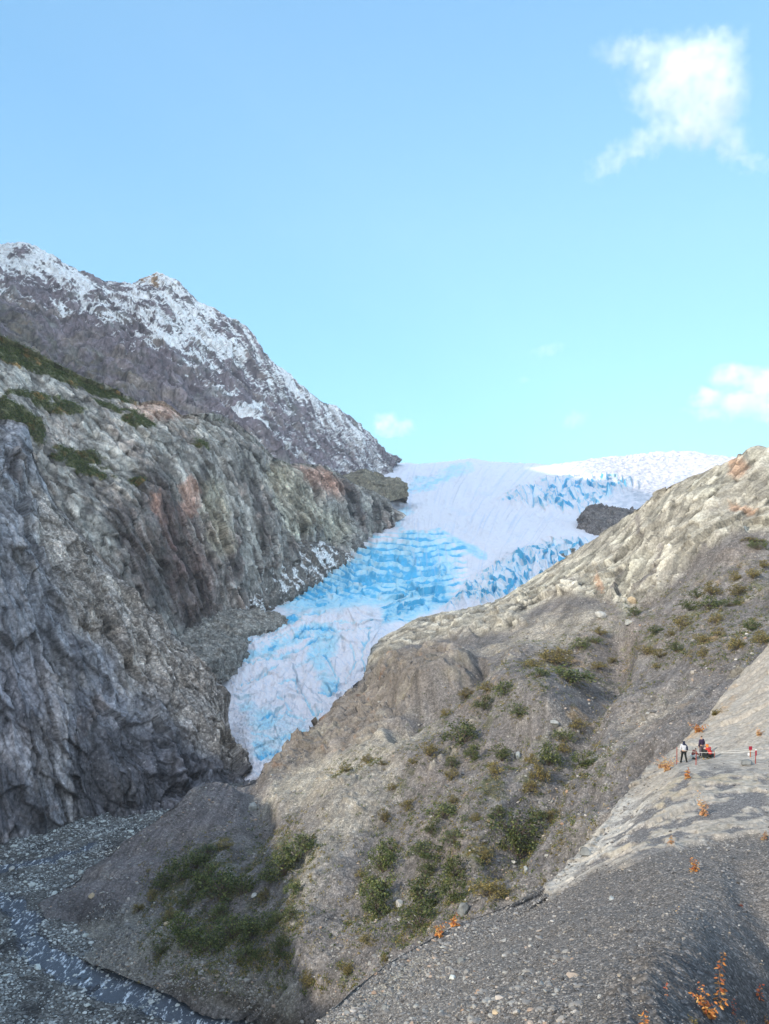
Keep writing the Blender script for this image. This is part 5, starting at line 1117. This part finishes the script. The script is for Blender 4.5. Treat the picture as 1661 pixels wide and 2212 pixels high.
def crouch(reach=0.45, low=0.0):
    J = dict(pelvis=(0, -0.12, 0.34, (0.16, 0.13)), belly=(0, -0.06, 0.48, (0.15, 0.12)), chest=(0, 0.10, 0.70, (0.165, 0.125)), neck=(0, 0.2, 0.86, 0.055), head=(0, 0.26, 0.96, 0.092), top=(0, 0.27, 1.05, 0.07), face=(0, 1, -0.15, 0))
    for q, s_ in (('L', -1), ('R', 1)):
        J['sh' + q] = (s_ * 0.19, 0.12, 0.78, 0.065); J['el' + q] = (s_ * 0.25, 0.30, 0.55, 0.048); J['wr' + q] = (s_ * 0.14, reach, 0.40, 0.034); J['ha' + q] = (s_ * 0.11, reach + 0.08, 0.36, 0.036)
        J['hip' + q] = (s_ * 0.10, -0.10, 0.30, 0.105); J['kn' + q] = (s_ * 0.19, 0.30, 0.40, 0.07); J['an' + q] = (s_ * 0.15, 0.02, 0.09, 0.048); J['toe' + q] = (s_ * 0.17, 0.17, 0.045, 0.04)
    return J
def c1(x, y): return ((1780 + 0.0963 * x) / 1.233, (1940 + 0.0963 * y) / 1.233)
def foot(x, y):
    g = hit(('spur',), *c1(x, y), r=3); return Vector(g[0]), g[1]
L_, d_ = foot(425, 905)
person(L_ - Vector((0, 0, 0.02)), R(-8), stand(0.14), dict(jacket=CL['grey'], trousers=CL['black'], boot=CL['black'], yoke=CL['navy']), "standing person in pale grey jacket with navy shoulders and dark trousers, seen from behind", d_ / 74 * 1.0, hood=CL['navy'])
L_, d_ = foot(930, 800)
person(L_, R(25), stand(0.05), dict(jacket=CL['purple'], trousers=CL['plaid'], boot=CL['tan']), "standing person in dark purple jacket between two crouching people", d_ / 74 * 1.0)
L_, d_ = foot(1120, 800)
person(L_, R(35), crouch(), dict(jacket=CL['red'], trousers=CL['black'], boot=CL['tan']), "crouching person in red jacket and bright orange hood", d_ / 74 * 1.05, hood=CL['orange'])
L_, d_ = foot(700, 830)
person(L_, R(-75), crouch(0.5), dict(jacket=CL['brown'], trousers=CL['pale'], boot=CL['black']), "small crouching person in dark red jacket beside the middle post", d_ / 74 * 0.82)
L_, d_ = foot(1000, 820)
person(L_, R(-20), crouch(0.4), dict(jacket=CL['black'], trousers=CL['black'], boot=CL['tan']), "crouching person all in black, back to the viewer", d_ / 74 * 0.95)

# ------------------------------------------------------------------ rope barrier
M_post = plain_mat("rusty_post_paint", (0.30, 0.055, 0.035), 0.6, 0.3, 6)
M_red = plain_mat("red_sign_paint", (0.30, 0.02, 0.04), 0.4, 0.15, 6)
M_rope = plain_mat("white_rope", (0.62, 0.60, 0.55), 0.8, 0.1, 20)
M_wht = plain_mat("white_tag", (0.75, 0.75, 0.73), 0.6)
def tube_obj(name, paths, r0, r1, mat, parent, k=8):
    V, F = tubes(paths, r0, r1, k); me = raw_mesh(name, V, F); me.materials.append(mat)
    o = bpy.data.objects.new(name, me); C.objects.link(o); o.parent = parent; return o
def box_obj(name, c, sz, mat, parent):
    import bmesh
    bm = bmesh.new(); bmesh.ops.create_cube(bm, size=1, matrix=Matrix.Translation(Vector(c)) @ Matrix.Diagonal((*sz, 1))); bmesh.ops.bevel(bm, geom=bm.edges[:], offset=min(sz) * 0.2, segments=2, affect='EDGES')
    me = bpy.data.meshes.new(name); bm.to_mesh(me); bm.free(); me.materials.append(mat); o = bpy.data.objects.new(name, me); C.objects.link(o); o.parent = parent; return o
def sag(a, b, s_, n=16):
    a, b = np.array(a), np.array(b); return [a + (b - a) * t - np.array([0, 0, s_ * 4 * t * (1 - t)]) for t in np.linspace(0, 1, n)]
rf = bpy.data.objects.new("rope_barrier", None); C.objects.link(rf)
rf["label"] = "white rope strung between red brown posts in front of the people"; rf["category"] = "barrier"
tops = []
for (u, v, h) in ((1460.3, 1647, 35.5), (1503.5, 1649.5, 29), (1631, 1647.5, 28.5)):
    g = hit(('spur',), u, v, 3); b0 = g[0]; H = h / FD * g[1]
    tube_obj("post", [[b0 - (0, 0, 0.15), b0 + (0.01, 0, H * 0.5), b0 + (0.02, 0, H)]], 0.036, 0.033, M_post, rf)
    tops.append(b0 + np.array([0.02, 0, H - 0.05]))
tube_obj("rope", [sag(tops[0], tops[1], 0.06)], 0.016, 0.016, M_rope, rf, 6)
tube_obj("rope", [sag(tops[1], tops[2], 0.10)], 0.016, 0.016, M_rope, rf, 6)
box_obj("sign_plate", tops[2] + np.array([0, -0.06, -0.14]), (0.13, 0.03, 0.42), M_red, rf)
box_obj("rope_knot", tops[2] + np.array([0.02, -0.02, 0.08]), (0.12, 0.08, 0.10), M_wht, rf)
mk = bpy.data.objects.new("marker_post", None); C.objects.link(mk); mk["label"] = "short rusty post with a red square head and a white tag behind the rope"; mk["category"] = "post"
g = hit(('spur',), 1618.5, 1633, 3); b0 = g[0]; H = 20 / FD * g[1] * 1.0
tube_obj("post", [[b0 - (0, 0, 0.15), b0 + (0, 0, H * 0.5), b0 + (0, 0, H)]], 0.04, 0.04, plain_mat("rusty_orange_post", (0.42, 0.12, 0.04), 0.7, 0.3, 6), mk)
box_obj("sign_plate", b0 + np.array([0, -0.05, H]), (0.28, 0.03, 0.30), M_red, mk)
box_obj("tag", b0 + np.array([-0.16, -0.05, H * 0.35]), (0.14, 0.02, 0.22), M_wht, mk)
g2 = hit(('spur',), 1541, 1634, 3); pb2 = g2[0] + np.array([0, 0, 0.55])
rb = bpy.data.objects.new("rope_barrier", None); C.objects.link(rb); rb["label"] = "thin white rope running from the orange hooded person back to the marker post"; rb["category"] = "barrier"
tube_obj("rope", [sag(pb2, b0 + np.array([0, 0, H * 0.85]), 0.03)], 0.012, 0.012, M_rope, rb, 5)
tube_obj("post", [[g2[0] - (0, 0, 0.1), g2[0] + (0, 0, 0.3), pb2]], 0.03, 0.03, M_post, rb)

# ------------------------------------------------------------------ clouds
def cloud(label, d, blobs, dens, name="cloud", nscale=1.0, thr=0.0, flat=1.0, warp=0.6):
    """volume of soft overlapping puffs torn by noise; blobs are (u, v, ru, rv, angle, weight)"""
    k = d / FD; B = np.array([(W(u, v, d)) for u, v, *_ in blobs]); c = B.mean(0)
    mx = max(max(b[2], b[3]) for b in blobs) * k
    lo = (B - c).min(0) - mx * 1.25; hi = (B - c).max(0) + mx * 1.25; ty = mx * 1.1 * flat; lo[1], hi[1] = -ty, ty
    V = [(x, y, z) for x in (lo[0], hi[0]) for y in (lo[1], hi[1]) for z in (lo[2], hi[2])]
    me = raw_mesh(name, V, [(0, 1, 3, 2), (4, 6, 7, 5), (0, 4, 5, 1), (2, 3, 7, 6), (0, 2, 6, 4), (1, 5, 7, 3)], False)
    m = bpy.data.materials.new("cloud_vapour"); m.use_nodes = True; n = m.node_tree.nodes; l = m.node_tree.links; n.clear()
    out = n.new("ShaderNodeOutputMaterial"); pv = n.new("ShaderNodeVolumePrincipled"); l.new(pv.outputs[0], out.inputs["Volume"])
    pv.inputs["Color"].default_value = (1, 1, 1, 1); pv.inputs["Anisotropy"].default_value = -0.2
    tc = n.new("ShaderNodeTexCoord"); no = n.new("ShaderNodeTexNoise"); no.inputs["Scale"].default_value = nscale / (60 * k); no.inputs["Detail"].default_value = 5; no.inputs["Roughness"].default_value = 0.6
    l.new(tc.outputs["Object"], no.inputs[0])
    wv = n.new("ShaderNodeVectorMath"); wv.operation = 'SUBTRACT'; l.new(no.outputs["Color"], wv.inputs[0]); wv.inputs[1].default_value = (0.5, 0.5, 0.5)
    ws = n.new("ShaderNodeVectorMath"); ws.operation = 'SCALE'; l.new(wv.outputs[0], ws.inputs[0]); ws.inputs["Scale"].default_value = warp * 90 * k
    wa = n.new("ShaderNodeVectorMath"); wa.operation = 'ADD'; l.new(tc.outputs["Object"], wa.inputs[0]); l.new(ws.outputs[0], wa.inputs[1])
    acc = None
    for (u, v, ru, rv, an, wt), q in zip(blobs, B - c):
        mp = n.new("ShaderNodeMapping"); mp.vector_type = 'TEXTURE'; mp.inputs["Location"].default_value = q
        mp.inputs["Rotation"].default_value = (0, R(an), 0); mp.inputs["Scale"].default_value = (ru * k, min(ru, rv) * k * flat, rv * k); l.new(wa.outputs[0], mp.inputs[0])
        ln = n.new("ShaderNodeVectorMath"); ln.operation = 'LENGTH'; l.new(mp.outputs[0], ln.inputs[0])
        mr = n.new("ShaderNodeMapRange"); mr.interpolation_type = 'SMOOTHSTEP'; mr.inputs[1].default_value = 1.15; mr.inputs[2].default_value = 0.25; mr.inputs[3].default_value = 0; mr.inputs[4].default_value = wt
        l.new(ln.outputs["Value"], mr.inputs[0])
        if acc is None: acc = mr.outputs[0]
        else:
            a = n.new("ShaderNodeMath"); a.operation = 'MAXIMUM'; l.new(acc, a.inputs[0]); l.new(mr.outputs[0], a.inputs[1]); acc = a.outputs[0]
    nr = n.new("ShaderNodeMapRange"); nr.inputs[1].default_value = 0.35 + thr; nr.inputs[2].default_value = 0.65 + thr; nr.inputs[3].default_value = 0.15; nr.inputs[4].default_value = 1.3; l.new(no.outputs["Fac"], nr.inputs[0])
    mu = n.new("ShaderNodeMath"); mu.operation = 'MULTIPLY'; l.new(acc, mu.inputs[0]); l.new(nr.outputs[0], mu.inputs[1])
    m2 = n.new("ShaderNodeMath"); m2.operation = 'MULTIPLY'; l.new(mu.outputs[0], m2.inputs[0]); m2.inputs[1].default_value = dens / (mx * flat); l.new(m2.outputs[0], pv.inputs["Density"])
    me.materials.append(m); o = bpy.data.objects.new(name, me); C.objects.link(o); o.location = c
    o["label"] = label; o["category"] = "cloud"; return o
cloud("big bright wispy cloud with ragged tails high in the sky", 6000,
      [(1490,165,105,85,0,0.9),(1545,190,70,115,0,1.0),(1530,110,90,45,-12,0.8),(1400,115,125,40,0,0.55),(1440,210,100,60,30,0.55),(1510,265,90,60,0,0.8),(1410,300,110,36,-25,0.55),(1325,345,70,30,-35,0.5),(1575,300,38,70,-28,0.7),(1625,350,75,20,14,0.6),(1590,95,22,50,20,0.5)], 2.7, nscale=1.9, warp=1.15)
cloud("puffy pink white cloud bank low at the right edge of the sky", 7000,
      [(1590,815,60,30,0,0.8),(1650,830,50,40,0,0.9),(1535,862,45,26,0,0.8),(1600,870,80,30,0,0.8),(1560,890,90,20,0,0.45),(1680,880,70,40,0,0.8)], 4.2, nscale=2.0)
cloud("small low cloud beside the tip of the snowy mountain", 7000, [(835,912,34,20,0,0.9),(870,918,34,18,0,0.7),(850,930,52,14,0,0.5)], 3.2, nscale=2.0)
cloud("faint cloud wisp in the middle of the sky", 7000, [(1185,755,45,14,-12,0.6),(1130,822,22,12,-20,0.35)], 0.8, nscale=2.0)
cloud("faint cloud wisp above the snowfield", 7000, [(1245,903,34,18,-20,0.5)], 0.8, nscale=2.0)


# ------------------------------------------------------------------ the air between here and the far ridge
hb = [(x, y, z) for x in (-2900, 2900) for y in (-1600, 4800) for z in (-330, 1500)]
hm_ = raw_mesh("haze", hb, [(0, 1, 3, 2), (4, 6, 7, 5), (0, 4, 5, 1), (2, 3, 7, 6), (0, 2, 6, 4), (1, 5, 7, 3)], False)
mh = bpy.data.materials.new("air"); mh.use_nodes = True; nh = mh.node_tree.nodes; nh.clear()
oh = nh.new("ShaderNodeOutputMaterial"); ph_ = nh.new("ShaderNodeVolumePrincipled"); ph_.inputs["Color"].default_value = (0.82, 0.90, 1.0, 1); ph_.inputs["Density"].default_value = 0.00005
mh.node_tree.links.new(ph_.outputs[0], oh.inputs["Volume"]); hm_.materials.append(mh)
ho = bpy.data.objects.new("haze", hm_); C.objects.link(ho); ho["kind"] = "stuff"
